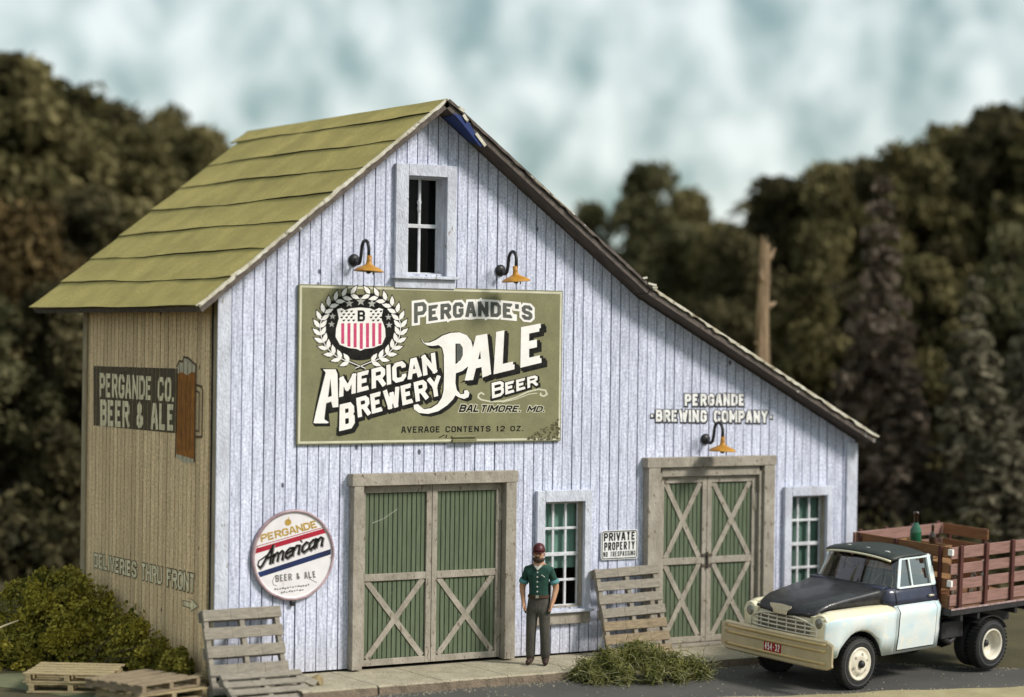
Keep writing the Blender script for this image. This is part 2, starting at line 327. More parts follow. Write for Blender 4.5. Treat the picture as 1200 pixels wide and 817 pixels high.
def text2d(s, ratio, wt, gap=0.10, small=None, serif=0.0, slant=0.0, grow=0.0):
    """list of (verts2d, faces): text filling x 0..1, y 0..1; ratio = real width / height; wt = stroke (of height).
    small: height of all but the first letter of each word. grow widens every stroke (outline layers)."""
    tot = 0; k = 0; items = []
    for i, ch in enumerate(s):
        first = (i == 0 or s[i-1] == ' ')
        h = 1.0 if (small is None or first) else small
        items.append((ch, tot, WID.get(ch, 1.0)*h, h)); tot += WID.get(ch, 1.0)*h; k += 1
    # each glyph: centreline width cw*WID, plus stroke, plus gap
    cw = (ratio - k*wt - (k-1)*gap)/tot
    if cw < 0.05: cw = 0.05
    res = []; x = 0
    gi = 0
    for ch, _, wid, h in items:
        gw = cw*wid; gi += 1; sk = 0; par = 0.092*(gi % 2)
        for si, st in enumerate(G.get(ch, [])):
            st = [p for p in st if not isinstance(p, str)]
            pts = [(x + wt/2 + px*gw, wt/2 + py*(h-wt)) for px, py in st]
            if slant: pts = [(px + slant*(py-0.5), py) for px, py in pts]
            ends = not np.allclose(pts[0], pts[-1])
            if ends and grow == 0 or ends:
                # square the open ends out to the full letter height
                for e, nb in ((0, 1), (-1, -2)):
                    d = np.array(pts[e])-np.array(pts[nb]); d = d/(np.linalg.norm(d)+1e-9)
                    py = st[e][1]
                    ext = wt/2 if py in (0, 1) and abs(d[1]) > .5 else 0
                    pts[e] = tuple(np.array(pts[e]) + d*(ext + grow/2))
            vs, fs = ribbon(pts, wt+grow)
            res.append((vs, fs, si+par))
            if serif and ends:
                for e in (0, -1):
                    if st[e][1] in (0, 1):
                        yb = (wt*0.3 if st[e][1] == 0 else h-wt*0.3); xc = pts[e][0]
                        vs, fs = ribbon([(xc-serif-grow/2, yb), (xc+serif+grow/2, yb)], wt*0.6+grow); sk += 1; res.append((vs, fs, 3.1+par+0.35*sk))
        x += gw + wt + gap
    W = ratio
    return [([(p[0]/W, p[1]) for p in vs], fs, si) for vs, fs, si in res]
def quadmap(TL, TR, BR, BL):
    TL, TR, BR, BL = [np.array(p, float) for p in (TL, TR, BR, BL)]
    return lambda s, t: (1-t)*((1-s)*BL + s*BR) + t*((1-s)*TL + s*TR)
class Flat:
    """artwork on a plane: place(p2d, layer) -> 3D; layers lie 0.7 mm apart"""
    def __init__(self, place): self.place = place; self.mbs = {}
    def mb(self, key): return self.mbs.setdefault(key, MB())
    def text(self, key, s, TL, TR, BR, BL, wt, layer, warp=None, off=(0,0), **kw):
        q = quadmap(TL, TR, BR, BL)
        hgt = (np.linalg.norm(np.array(TL)-np.array(BL)) + np.linalg.norm(np.array(TR)-np.array(BR)))/2
        ratio = np.linalg.norm(np.array(TR)-np.array(TL))/hgt
        for vs, fs, si in text2d(s, ratio, wt, **kw):
            pts = []
            for ip, p in enumerate(vs):
                a = q(p[0], p[1]) + np.array(off)
                if warp: a = a + np.array(warp(p[0], p[1]))
                pts.append(self.place(a, layer + 0.13*si + 0.04*(ip//4)))
            self.mb(key).add(pts, fs)
    def poly(self, key, pts, layer): self.mb(key).add([self.place(np.array(p, float), layer) for p in pts], [tuple(range(len(pts)))])
    def line(self, key, pts, w, layer):
        vs, fs = ribbon(pts, w); self.mb(key).add([self.place(p, layer+0.03*((i//4) % 16)) for i, p in enumerate(vs)], fs)
    def build(self, names, parent):
        for k, (nm, m) in names.items():
            if k in self.mbs: self.mbs[k].build(nm, m, parent)
def circle(cx, cy, rx, ry=None, n=32, a0=0, a1=360):
    ry = ry or rx; full = abs(a1-a0) >= 360
    return [(cx+rx*math.cos(R(a0+(a1-a0)*i/(n if full else n-1))), cy+ry*math.sin(R(a0+(a1-a0)*i/(n if full else n-1)))) for i in range(n)]
def star(cx, cy, r, rot=0): return [(cx+(r if i%2==0 else r*.42)*math.sin(R(36*i+rot)), cy-(r if i%2==0 else r*.42)*math.cos(R(36*i+rot))) for i in range(10)]

# ================================================================== colours
WHITE = plank_mat('white_boards', (0.70,0.73,0.88), (0.33,0.35,0.45), (0.03,0.03,0.05), (0.30,0.25,0.19), 0, 0.168, 0.6, 0.08)
TANB = plank_mat('tan_boards', (0.90,0.66,0.395), (0.54,0.395,0.23), (0.05,0.035,0.02), (0.26,0.20,0.11), 1, 0.142, 0.5, 0.16)
DARKGAP = mat('joint_dark', (0.035,0.035,0.05), (0.02,0.02,0.025))
TRIM = mat('white_trim', (0.62,0.65,0.74), (0.45,0.46,0.53), rough=0.8, scale=7, stretch=(1,1,0.4), speck=(0.28,0.24,0.2), speck_amt=0.66, speck_scale=22, bump=0.4)
TRIMW = mat('white_sash', (0.68,0.69,0.72), (0.5,0.5,0.53), rough=0.8, scale=9, speck=(0.35,0.31,0.27), speck_amt=0.66, speck_scale=30, bump=0.3)
GREIGE = mat('greige_trim', (0.37,0.33,0.275), (0.25,0.22,0.18), rough=0.8, scale=5, stretch=(1,1,0.6), speck=(0.14,0.11,0.08), speck_amt=0.62, speck_scale=18, bump=0.3)
TANPOST = mat('tan_post', (0.42,0.34,0.22), (0.28,0.22,0.14), rough=0.85, scale=6, stretch=(1,1,.3), bump=0.3)
GREEN = mat('green_door', (0.12,0.15,0.092), (0.08,0.105,0.062), rough=0.75, scale=5, stretch=(5,5,0.4), speck=(0.22,0.25,0.16), speck_amt=0.68, speck_scale=20, bump=0.2)
ROOFM = mat('roof_felt', (0.44,0.35,0.11), (0.30,0.245,0.072), (0.50,0.40,0.15), rough=0.9, scale=1.3, detail=9, speck=(0.25,0.21,0.075), speck_amt=0.56, speck_scale=42, bump=0.5, bscale=70, dist=0.01)
ROOFU = mat('roof_underside', (0.115,0.09,0.075), (0.06,0.05,0.045), rough=0.9, scale=4, stretch=(1,5,1))
ROOFE = mat('roof_edge', (0.14,0.115,0.10), (0.075,0.062,0.055), rough=0.9, scale=9, speck=(0.45,0.43,0.40), speck_amt=0.67, speck_scale=7)
PALEEDGE = mat('raw_edge', (0.66,0.63,0.54), (0.40,0.35,0.25), rough=0.9, scale=6, speck=(0.2,0.17,0.12), speck_amt=0.58, speck_scale=10)
BLUE = mat('blue_scrap', (0.02,0.045,0.19), (0.015,0.03,0.12), rough=0.6)
BLACK = mat('black_paint', (0.014,0.014,0.015), (0.022,0.022,0.024), rough=0.45)
INK = mat('black_ink', (0.008,0.008,0.008), (0.022,0.021,0.018), rough=0.85, scale=14, spec=0.12)
SIGNW = mat('sign_white', (0.86,0.83,0.80), (0.76,0.73,0.69), rough=0.6, scale=5)
IRON = mat('dark_iron', (0.05,0.045,0.04), (0.10,0.075,0.05), rough=0.6, scale=14)
OLIVE = mat('olive_sign', (0.222,0.212,0.112), (0.17,0.163,0.085), (0.255,0.24,0.135), rough=0.7, scale=3, detail=8, speck=(0.16,0.147,0.075), speck_amt=0.60, speck_scale=30, bump=0.1)
CREAMLINE = mat('cream_line', (0.62,0.6,0.46), (0.5,0.48,0.36), rough=0.7)
CONC = mat('sidewalk_concrete', (0.42,0.37,0.275), (0.30,0.265,0.19), (0.48,0.43,0.34), rough=0.95, scale=3.5, detail=8, speck=(0.17,0.15,0.11), speck_amt=0.57, speck_scale=28, bump=0.6, bscale=60, dist=0.015)
KERBM = mat('kerb_face', (0.26,0.20,0.145), (0.16,0.125,0.09), rough=0.95, scale=5, detail=7, bump=0.6, bscale=40)
ASPH = mat('asphalt', (0.060,0.058,0.055), (0.082,0.078,0.070), (0.15,0.132,0.092), rough=0.9, scale=0.7, detail=9, speck=(0.15,0.14,0.115), speck_amt=0.64, speck_scale=24, bump=0.4, bscale=90, dist=0.01)
SANDM = mat('sandy_shoulder', (0.40,0.345,0.20), (0.30,0.255,0.145), rough=0.95, scale=2, detail=8, speck=(0.2,0.17,0.1), speck_amt=0.66, speck_scale=20, bump=0.5, bscale=50)
GRASSG = mat('turf', (0.085,0.072,0.032), (0.05,0.042,0.02), (0.12,0.10,0.045), rough=0.95, scale=0.7, detail=9, bump=0.6, bscale=25)
MOSSPLOT = mat('grey_green_plot', (0.15,0.155,0.085), (0.10,0.105,0.055), rough=0.95, scale=1.5, detail=8, bump=0.4, bscale=40)

# ================================================================== ground, road, sidewalk
XS = [-400,-120,-60,-30,-12,-4,0,4,8,12,20,40,80,160,400]
YS = [-420,-120,-60,-30,-12,-8,-6,-4,-2.6,-1.2,0,6,14,40,90,200,600]
g = MB(); g.grid([[(x, y, road_z(max(y, -12))-0.012-(0.0 if y < 12 else 0.0)) for x in XS] for y in YS])
tag(g.build('ground', GRASSG), kind='structure')
def sheet(poly_fn, xs, n, m, name, dz):
    """sheet between two edge curves y0(x), y1(x) following the fall of the road"""
    b = MB(); rows = []
    for k in range(n+1):
        rows.append([(x, (lambda a, c: a+(c-a)*k/n)(*poly_fn(x)), 0) for x in xs])
    rows = [[(x, y, road_z(y)+dz) for x, y, _ in r] for r in rows]
    b.grid(rows); return tag(b.build(name, m), kind='structure')
rx = [(-14+0.5*i) for i in range(0, 110)]
def road_edge(x):
    if x > 9.2: return -1.42-0.62*min(x-9.2, 4.5)-0.05*math.sin(3*x)
    if x < 0.6: return -1.42-0.55*min(0.6-x, 4)
    return -1.40
def road_near(x): return min(road_edge(x)-0.6, -3.68-0.185*(max(-6,min(x,22))-8.74)-0.03+0.04*math.sin(2.3*x)+0.03*math.sin(5.1*x+1))
sheet(lambda x: (road_near(x)-0.6, road_edge(x)), rx, 6, ASPH, 'road', 0.0)
rx2 = [(-14+0.12*i) for i in range(0, 400)]
sheet(lambda x: (road_near(x)-1.9-0.05*math.sin(3*x), road_near(x)), rx2, 3, SANDM, 'shoulder', 0.005)
mp_ = MB(); pts = [onZ(-60,776,-0.125), onZ(60,776,-0.125), onZ(50,800,-0.125), onZ(32,830,-0.125), onZ(18,817,-0.125), onZ(-4,796,-0.125), onZ(-60,775.8,-0.125)]
pl = [(-3.4,2.9),(-1.5,2.6),(-0.55,1.2),(-0.7,-0.2),(-1.6,-0.45),(-2.15,0.9),(-2.6,1.9)]
mp_.add([(x,y,-0.1275) for x,y in pl], [tuple(range(len(pl)))]); tag(mp_.build('bare_plot', MOSSPLOT), kind='structure')
# sidewalk: slabs with joints, worn front arris
sw = MB(); xj = [0.62, 1.75, 2.75, 3.8, 4.95, 6.1, 7.3, 8.45, 9.6, 10.7, 11.25]
for a, b in zip(xj[:-1], xj[1:]):
    n = 10
    top = []; bot = []
    for i in range(n+1):
        x = a+0.006+(b-a-0.012)*i/n; j = rng.normal(0, 0.012)
        top.append((x, j))
    rows = [[(x, 0.16, -0.01) for x, j in top], [(x, 0.0, -0.002) for x, j in top], [(x, -1.36+j, -0.002+rng.normal(0,0.002)) for x, j in top], [(x, -1.395+j, -0.022) for x, j in top], [(x, -1.40+j*.6, -0.19) for x, j in top]]
    sw.grid(rows[:4], 0); sw.grid(rows[3:], 1)
    sw.add([(a+.006,-1.36,-.002),(a+.006,0,-.002),(a+.006,0,-.2),(a+.006,-1.395,-.2)], [(0,1,2,3)], 1); sw.add([(b-.006,-1.36,-.002),(b-.006,0,-.002),(b-.006,0,-.2),(b-.006,-1.395,-.2)], [(0,1,2,3)], 1)
tag(sw.build('sidewalk', [CONC, KERBM]), kind='structure')

# ================================================================== the barn
W, D = 11.18, 4.91
PK = (3.30, 8.03)                 # ridge
EL = (-0.47, 5.045); BR = (6.86, 5.445); ER = (11.33, 3.16)
TH = 0.13
def roof_top(x):
    if x <= PK[0]: a, b = EL, PK
    elif x <= BR[0]: a, b = PK, BR
    else: a, b = BR, ER
    return a[1]+(b[1]-a[1])*(x-a[0])/(b[0]-a[0])
def under(x): return roof_top(x)-TH-0.004
barn = empty('barn', (0,0,0), 0, 'white board barn with olive felt roof and two green cross-braced double doors', 'barn')
OPEN = {'loft': (2.86, 3.49, 5.56, 6.955), 'win': (5.225, 5.925, 0.70, 2.27), 'win2': (9.845, 10.56, 0.70, 2.24)}
DOORO = [(2.165, 4.50, -0.2, 2.60), (7.24, 9.225, -0.2, 2.66)]
OPS = list(OPEN.values()) + DOORO
def pieces(x0, x1):
    xs = {x0, x1}
    for o in OPS:
        for e in o[:2]:
            if x0 < e < x1: xs.add(e)
    for e in (PK[0], BR[0]):
        if x0 < e < x1: xs.add(e)
    xs = sorted(xs); res = []
    for a, b in zip(xs[:-1], xs[1:]):
        mid = (a+b)/2; segs = []; lo = 0.03
        for o in sorted((o for o in OPS if o[0] <= mid <= o[1]), key=lambda o: o[2]):
            if o[2] > lo: segs.append((lo, o[2]))
            lo = o[3]
        segs.append((lo, None))
        for lo, hi in segs: res.append((a, b, lo, hi))
    return res
fw = MB(); PITCH_F, GAP_F = 0.168, 0.018
i = 0
while i*PITCH_F < W:
    a = max(0.005, i*PITCH_F+GAP_F*rng.choice([0.8,0.95,1.05,1.25])); b = min(W-0.005, (i+1)*PITCH_F); oy = rng.uniform(-0.004, 0.003)
    if b > a+0.02:
        for (p, q_, lo, hi) in pieces(a, b):
            z1, z2 = (hi, hi) if hi is not None else (under(p), under(q_))
            vs = [(p,oy,lo),(q_,oy,lo),(q_,0.03,lo),(p,0.03,lo),(p,oy,z1),(q_,oy,z2),(q_,0.03,z2),(p,0.03,z1)]
            fw.add(vs, [(0,3,2,1),(4,5,6,7),(0,1,5,4),(1,2,6,5),(2,3,7,6),(3,0,4,7)])
    i += 1
bk = MB()
for (p, q_, lo, hi) in pieces(0.03, W-0.03):
    z1, z2 = (hi, hi) if hi is not None else (under(p)-.01, under(q_)-.01)
    bk.add([(p,0.034,lo),(q_,0.034,lo),(q_,0.10,lo),(p,0.10,lo),(p,0.034,z1),(q_,0.034,z2),(q_,0.10,z2),(p,0.10,z1)], [(0,3,2,1),(4,5,6,7),(0,1,5,4),(1,2,6,5),(2,3,7,6),(3,0,4,7)])
wall = fw.build('front_wall', WHITE, barn); bk.build('wall_backing', DARKGAP, wall)
lw = MB(); PITCH_L, GAP_L = 0.142, 0.020
i = 1
HL = roof_top(0)-TH-0.03
while i*PITCH_L < D-0.15:
    a = i*PITCH_L+GAP_L; b = min(D-0.15, (i+1)*PITCH_L); ox = rng.uniform(-0.003, 0.003)
    if b > a+0.02 and a > 0.17: lw.box(ox, 0.03, a, b, 0.02, HL)
    i += 1
lwo = lw.build('side_wall', TANB, barn)
b_ = MB(); b_.box(0.034, 0.09, 0.11, D, 0.0, HL); b_.build('wall_backing', DARKGAP, lwo)
ow = MB()
ow.box(W-0.09, W, 0.11, D, 0.0, roof_top(W)-TH-0.03)
pts = [(0.1,D-0.01,0),(W-0.1,D-0.01,0),(W-0.1,D-0.01,under(W)-.05),(BR[0],D-0.01,under(BR[0])-.02),(PK[0],D-0.01,under(PK[0])-.02),(0.1,D-0.01,under(0.1)-.02)]
ow.prism(pts, (0,0.08,0)); ow.build('rear_wall', TANB, barn)
fl_ = MB(); fl_.box(0.1, W-0.1, 0.11, D-0.02, -0.1, 0.0); fl_.build('floor', DARKGAP, barn)
# corner boards
c_ = MB(); c_.box(-0.035, 0.165, -0.03, -0.006, 0.03, roof_top(0.08)-TH-0.04); c_.build('corner_board', TRIM, barn, bevel=0.006)
c_ = MB(); c_.box(-0.036, 0.03, -0.004, 0.10, 0.02, HL-0.02); c_.build('corner_board', TANPOST, barn, bevel=0.006)
c_ = MB(); c_.box(-0.03, 0.03, D-0.145, D+0.02, 0.0, HL-0.02); c_.build('corner_board', TANPOST, barn, bevel=0.006)
c_ = MB(); c_.box(W-0.20, W+0.02, -0.04, -0.007, 0.02, under(W+0.02)-.03); c_.build('corner_board', TRIM, barn, bevel=0.006)
c_ = MB(); c_.box(W+0.003, W+0.03, -0.005, 0.12, 0.02, under(W+0.03)-.03); c_.build('corner_board', TRIM, barn, bevel=0.006)
# ---- roof: slabs, felt courses, ragged pale edges
Y0, Y1 = -0.35, 5.97
def slab(a, b, name, m_top, ya=Y0, yb=Y1):
    s = MB(); d = Vector((b[0]-a[0], 0, b[1]-a[1])).normalized(); n = Vector((-d.z, 0, d.x))
    if n.z < 0: n = -n
    t = n*(TH*0.75)
    A, B = Vector((a[0],0,a[1])), Vector((b[0],0,b[1]))
    v = [A-t, B-t, B-n*0.018, A-n*0.018]
    vs = [(p.x, ya, p.z) for p in v]+[(p.x, yb, p.z) for p in v]
    s.add(vs, [(3,2,6,7)], 0); s.add(vs, [(0,4,5,1)], 1); s.add(vs, [(0,1,2,3),(4,7,6,5),(0,3,7,4),(1,5,6,2)], 2)
    return s.build(name, [m_top, ROOFU, ROOFE], barn)
PKl = (PK[0]-0.012, PK[1]-0.01); PKr = (PK[0]+0.012, PK[1]-0.01)
rl = slab(EL, PKl, 'roof', ROOFM); rr = slab(PKr, (BR[0]-.004, BR[1]+.003), 'roof', ROOFM); rs = slab((BR[0]+.004, BR[1]-.002), ER, 'roof', ROOFM)
def courses(a, b, n, name, parent, first=1.0, wob=0.012, back=0.0):
    """overlapping felt strips, each one lifting at its lower edge; from eave a up to ridge b"""
    d = Vector((b[0]-a[0], 0, b[1]-a[1])); L = d.length; d.normalize(); nn = Vector((-d.z, 0, d.x)); nn = nn if nn.z > 0 else -nn
    step = L/(n); c = MB()
    ny = 46
    for k in range(int(math.ceil(n))):
        s0 = k*step - 0.03; s1 = min((k+1)*step + 0.05, L+0.01)
        if k == int(math.ceil(n))-1: s1 = L+0.02
        ph = rng.uniform(0, 6, 4); yb = Y1+0.02+rng.uniform(-0.012, 0.012); ya = Y0-0.02+rng.uniform(-0.02, 0.02)
        if k == int(math.ceil(n))-1: yb = Y1+0.24
        rows_t = []; rows_b = []
        for j in range(6):
            f = j/5; rt = []; rb = []
            for iy in range(ny+1):
                y = ya+(yb-ya)*iy/ny
                wv = 0.020*math.sin(0.9*y+ph[0])+0.009*math.sin(2.6*y+ph[1])+0.003*math.sin(7.7*y+ph[2])
                s = s0+(s1-s0)*f + (wv*1.1 if j == 0 and k > 0 else (0.01*math.sin(2*y+ph[1]) if k == 0 and j == 0 else 0))
                lift = 0.004+ (1-f)**2*(0.020+0.007*math.sin(1.1*y+ph[3])) + 0.002*math.sin(4*y+ph[1])*(1-f)+0.0015*math.sin(5*y+9*f+ph[2]) + 0.009
                lift = max(lift, 0.006+0.004*(1-f))
                p = Vector((a[0],y,a[1])) + d*s; t = p+nn*lift; q = p+nn*(lift-(0.020 if j == 0 else 0.014))
                rt.append(tuple(t)); rb.append(tuple(q))
            rows_t.append(rt); rows_b.append(rb)
        c.grid(rows_t, 0); c.grid([rows_t[0], rows_b[0]], 3)
        c.grid([[r[0] for r in rows_t], [r[0] for r in rows_b]], 2); c.grid([[r[-1] for r in rows_t], [r[-1] for r in rows_b]], 2)
        c.grid(rows_b, 1)
    return c.build(name, [ROOFM, ROOFU, PALEEDGE, mat('felt_seam_shade', (0.03,0.024,0.014), (0.06,0.05,0.03), scale=6)], parent, smooth=False)  # seam shade under each lap put into the edge colour against sky light
courses(EL, PKl, 7.5, 'felt_courses', rl)
courses((BR[0],BR[1]), PKr, 5, 'felt_courses', rr); courses(ER, (BR[0]+.05,BR[1]-.0255), 5, 'felt_courses', rs)
# ragged raw edge along the rakes
def ragged(a, b, name, parent, n, th, y, mat_, off=0.0):
    r_ = MB(); d = Vector((b[0]-a[0],0,b[1]-a[1])); L = d.length; d.normalize(); nn = Vector((-d.z,0,d.x)); nn = nn if nn.z > 0 else -nn
    up_, dn = [], []
    for i in range(n+1):
        p = Vector((a[0],y,a[1]))+d*(L*i/n); t = th*(0.55+0.55*rng.random()) * (0.2 if rng.random() < 0.12 else 1)
        up_.append(p+nn*(off+0.012+0.006*rng.random())); dn.append(p+nn*(off-t))
    fr = [list(map(tuple, up_)), list(map(tuple, dn))]; bkk = [[(q[0], q[1]+0.03, q[2]) for q in r] for r in fr]
    r_.grid([bkk[0], fr[0], fr[1], bkk[1]]); return r_.build(name, mat_, parent)
ragged(EL, PKl, 'raw_edge', rl, 70, 0.035, Y0-0.034, PALEEDGE, 0.01)
ragged(PKr, BR, 'raw_edge', rr, 50, 0.03, Y0-0.034, ROOFE, 0.012); ragged((BR[0]+.02,BR[1]-.01), ER, 'raw_edge', rs, 60, 0.035, Y0-0.034, PALEEDGE, 0.012)
# bent splinters where the roof changes pitch
sp = MB()
for k in range(4):
    x = BR[0]+rng.uniform(-0.22, 0.12); z = roof_top(x)+0.02; p = Vector((x, Y0-0.04, z)); sp.bar(p, p+Vector((rng.uniform(.05,.13), -0.02, rng.uniform(-.04,.05))), 0.03, 0.012, (0,-1,0))
sp.build('splinters', PALEEDGE, rr)
# blue scrap caught under the ridge
bs = MB(); 
def und(x, y, e=0.012): return (x, y, roof_top(x)-TH*0.92-e)
bs.add([und(3.40,-0.35,0.02), und(3.42,-0.03), und(3.85,-0.03), und(3.95,-0.22,.03), und(3.86,-0.365,0.05), und(3.65,-0.37,0.015)], [(0,1,2,3,4,5)])
bs.add([(3.38,-0.372,7.85),(3.60,-0.376,7.79),(3.8,-0.372,7.53),(3.93,-0.374,7.40),(3.84,-0.372,7.40),(3.55,-0.374,7.70)], [(0,1,2,3,4,5)])
bs.build('blue_scrap', BLUE, rr, solid=0.006)
sp2 = MB()
for p, q in (((3.47,-.38,7.93),(3.56,-.39,7.88)), ((3.76,-.385,7.58),(3.92,-.385,7.41)), ((3.55,-.385,7.83),(3.62,-.39,7.74))): sp2.bar(p, q, 0.045, 0.01, (0,-1,0))
sp2.build('white_scrap', PALEEDGE, rr)

# ---- windows
SHADE = mat('teal_shade', (0.19,0.31,0.255), (0.14,0.24,0.195), rough=0.8, scale=3)
SHADE2 = mat('sea_green_shade', (0.17,0.26,0.205), (0.125,0.2,0.16), rough=0.8, scale=3)
PANE = glass_mat('window_pane', (0.85,0.9,0.9), 0.0, 0.03, 1.22)
ROOMD = mat('room_dark', (0.012,0.012,0.014))
def window(op, outer, cols, rows, shade_to=None, shade_m=None, sill_h=0.16, depth=0.15, sash_split=True):
    x0, x1, z0, z1 = op; X0, X1, Z0, Z1 = outer
    f = MB()
    f.box(X0, x0, -0.075, -0.006, z0-0.02, Z1-0.005); f.box(x1, X1, -0.075, -0.006, z0-0.02, Z1-0.005)
    f.box(X0-0.015, X1+0.015, -0.085, -0.006, z1, Z1+0.0) if False else f.box(x0+0.001, x1-0.001, -0.078, -0.006, z1, Z1)
    fr = f.build('window', TRIM, barn, bevel=0.008)
    j = MB(); t = 0.018
    j.box(x0, x0+t, -0.004, depth, z0, z1); j.box(x1-t, x1, -0.004, depth, z0, z1); j.box(x0+t, x1-t, -0.003, depth, z1-t, z1); j.box(x0+t, x1-t, -0.003, depth, z0, z0+t)
    j.build('jamb', GREIGE if shade_m else TRIM, fr)
    s = MB(); s.box(X0-0.03, X1+0.03, -0.125, -0.006, z0-0.065, z0-0.022); s.build('sill', TRIM, fr, bevel=0.008)
    s = MB(); s.box(X0+0.005, X1-0.005, -0.07, -0.006, z0-0.065-sill_h, z0-0.067); s.build('apron', TRIM if not shade_m else GREIGE, fr, bevel=0.006)
    a0, a1, b0, b1 = x0+t, x1-t, z0+t, z1-t; yb = depth-0.045
    mu = MB(); w = 0.036
    for i in range(cols+1):
        x = a0+(a1-a0)*i/cols; e = 0.5 if i in (0, cols) else 1
        xx0 = x-w/2 if i > 0 else x; xx1 = x+w/2 if i < cols else x+w/2
        if i == cols: xx0, xx1 = x-w/2, x
        mu.box(xx0, xx1, yb-0.03, yb, b0, b1)
    for k in range(rows+1):
        z = b0+(b1-b0)*k/rows; hh = w*1.5 if k*2 == rows else w
        zz0 = z-hh/2 if k > 0 else z; zz1 = z+hh/2 if k < rows else z
        mu.box(a0+0.001, a1-0.001, yb-0.037, yb-0.006, zz0, zz1)
    mu.build('muntins', TRIMW, fr, bevel=0.004)
    p = MB(); p.add([(a0,yb+0.004,b0),(a1,yb+0.004,b0),(a1,yb+0.004,b1),(a0,yb+0.004,b1)], [(0,1,2,3)]); p.build('pane', PANE, fr)
    if shade_m:
        zc = b0+(b1-b0)*(1-shade_to); c = MB()
        c.grid([[(a0-0.02+(a1-a0+0.04)*i/20, yb+0.05+0.012*math.sin(i*1.3), z) for i in range(21)] for z in (zc, b1)])
        c.build('blind', shade_m, fr)
    r = MB(); r.add([(x0-.3,0.9,z0-.3),(x1+.6,0.9,z0-.3),(x1+.6,0.9,z1+.3),(x0-.3,0.9,z1+.3)], [(0,1,2,3)]); r.build('room_backing', ROOMD, fr)
    return fr
wl = window(OPEN['loft'], (2.655, 3.645, 5.5, 7.125), 2, 2, depth=0.24, sill_h=0.13)
bl = MB(); bl.lathe([(0.001,-.1),(0.02,-.09),(0.03,-.04),(0.022,0.0),(0.034,0.05),(0.016,.1),(0.001,.12)], Matrix.Translation((3.165,0.17,6.55)), 8); bl.build('paint_drip', TRIMW, wl, smooth=True)
window(OPEN['win'], (5.085, 6.045, 0.6, 2.442), 3, 4, 0.64, SHADE, 0.17, 0.16)
window(OPEN['win2'], (9.70, 10.655, 0.6, 2.392), 3, 4, 1.0, SHADE2, 0.17, 0.16)

# ---- double doors
def leaf(x0, x1, z0, z1, zm, braces, name='door_leaf', upper=False, hinge=None):
    st, rl_, y = 0.085, 0.10, 0.012
    f = MB()
    f.box(x0, x0+st, y-0.045, y, z0, z1); f.box(x1-st, x1, y-0.045, y, z0, z1)
    f.box(x0+st+.0005, x1-st-.0005, y-0.043, y, z1-rl_, z1); f.box(x0+st+.0005, x1-st-.0005, y-0.043, y, z0, z0+0.09); f.box(x0+st+.0005, x1-st-.0005, y-0.043, y, zm-0.05, zm+0.05)
    fr = f.build(name, GREIGE, barn, bevel=0.005)
    p = MB(); a0, a1 = x0+st, x1-st; nb = max(6, round((a1-a0)/0.078)); w = (a1-a0)/nb
    for i in range(nb): p.box(a0+i*w+0.006, a0+(i+1)*w-0.006, y-0.012+rng.uniform(-.002,.002), y+0.01, z0+0.09, z1-rl_)
    pp = p.build('panel', GREEN, fr, bevel=0.004, seg=1)
    q = MB(); q.box(a0, a1, y+0.011, y+0.03, z0+0.02, z1-0.02); q.build('panel_backing', mat('panel_groove', (0.018,0.028,0.016)), fr)
    br = MB()
    for lo, hi in braces:
        br.bar((a0+0.04, y-0.0125, lo), (a1-0.04, y-0.0125, hi), 0.085, 0.022, (0,-1,0)); br.bar((a0+0.04, y-0.0130, hi), (a1-0.04, y-0.0130, lo), 0.085, 0.014, (0,-1,0))
    br.build('cross_brace', GREIGE, fr, bevel=0.003, seg=1)
    if hinge:
        for hz in (z0+0.45, z1-0.42):
            h = MB(); h.tube([(hinge, y-0.05, hz-0.14), (hinge, y-0.05, hz+0.14)], 0.018, 8); h.box(hinge-0.045, hinge+0.045, y-0.053, y-0.046, hz-0.12, hz+0.12); h.build('hinge', GREIGE, fr)
    return fr
def casing(X0, X1, Z1, x0, x1, z1, name='door_frame', back=0.02):
    f = MB(); f.box(X0, x0, -0.15, -0.006, 0.02, z1-0.002); f.box(x1, X1, -0.15, -0.006, 0.02, z1-0.002); f.box(X0-0.03, X1+0.02, -0.158, -0.006, z1, Z1)
    return f.build(name, GREIGE, barn, bevel=0.008)
casing(2.006, 4.677, 2.754, 2.165, 4.50, 2.585)
leaf(2.17, 3.325, 0.045, 2.575, 1.285, [(0.14, 1.235)], hinge=2.20); d2 = leaf(3.333, 4.488, 0.045, 2.575, 1.285, [(0.14, 1.235)], hinge=4.46)
sc_ = MB()
for a, b in (((2.37,-0.006,2.05),(2.56,-0.006,2.11)), ((2.56,-0.006,2.11),(2.78,-0.006,2.24))): sc_.bar(a, b, 0.007, 0.002, (0,-1,0))
sc_.build('scratch', mat('scratch_grey', (0.42,0.42,0.38)), d2)
casing(7.017, 9.434, 2.895, 7.24, 9.225, 2.745)
ic = MB(); ic.box(7.24, 7.30, -0.10, -0.004, 0.02, 2.66); ic.box(9.165, 9.225, -0.10, -0.004, 0.02, 2.66); ic.box(7.301, 9.164, -0.098, -0.004, 2.60, 2.744); ic.build('inner_casing', GREIGE, barn, bevel=0.005)
leaf(7.305, 8.20, 0.05, 2.595, 1.30, [(0.14, 1.25), (1.35, 2.49)], hinge=None); d4 = leaf(8.208, 9.16, 0.05, 2.595, 1.30, [(0.14, 1.25), (1.35, 2.49)], hinge=9.14)
lt = MB(); lt.box(8.11, 8.30, -0.052, -0.035, 1.36, 1.40); lt.box(8.11, 8.30, -0.052, -0.035, 1.20, 1.24); lt.tube([(8.205,-0.06,1.18),(8.205,-0.06,1.43)], 0.018, 8); lt.build('latch', IRON, d4)
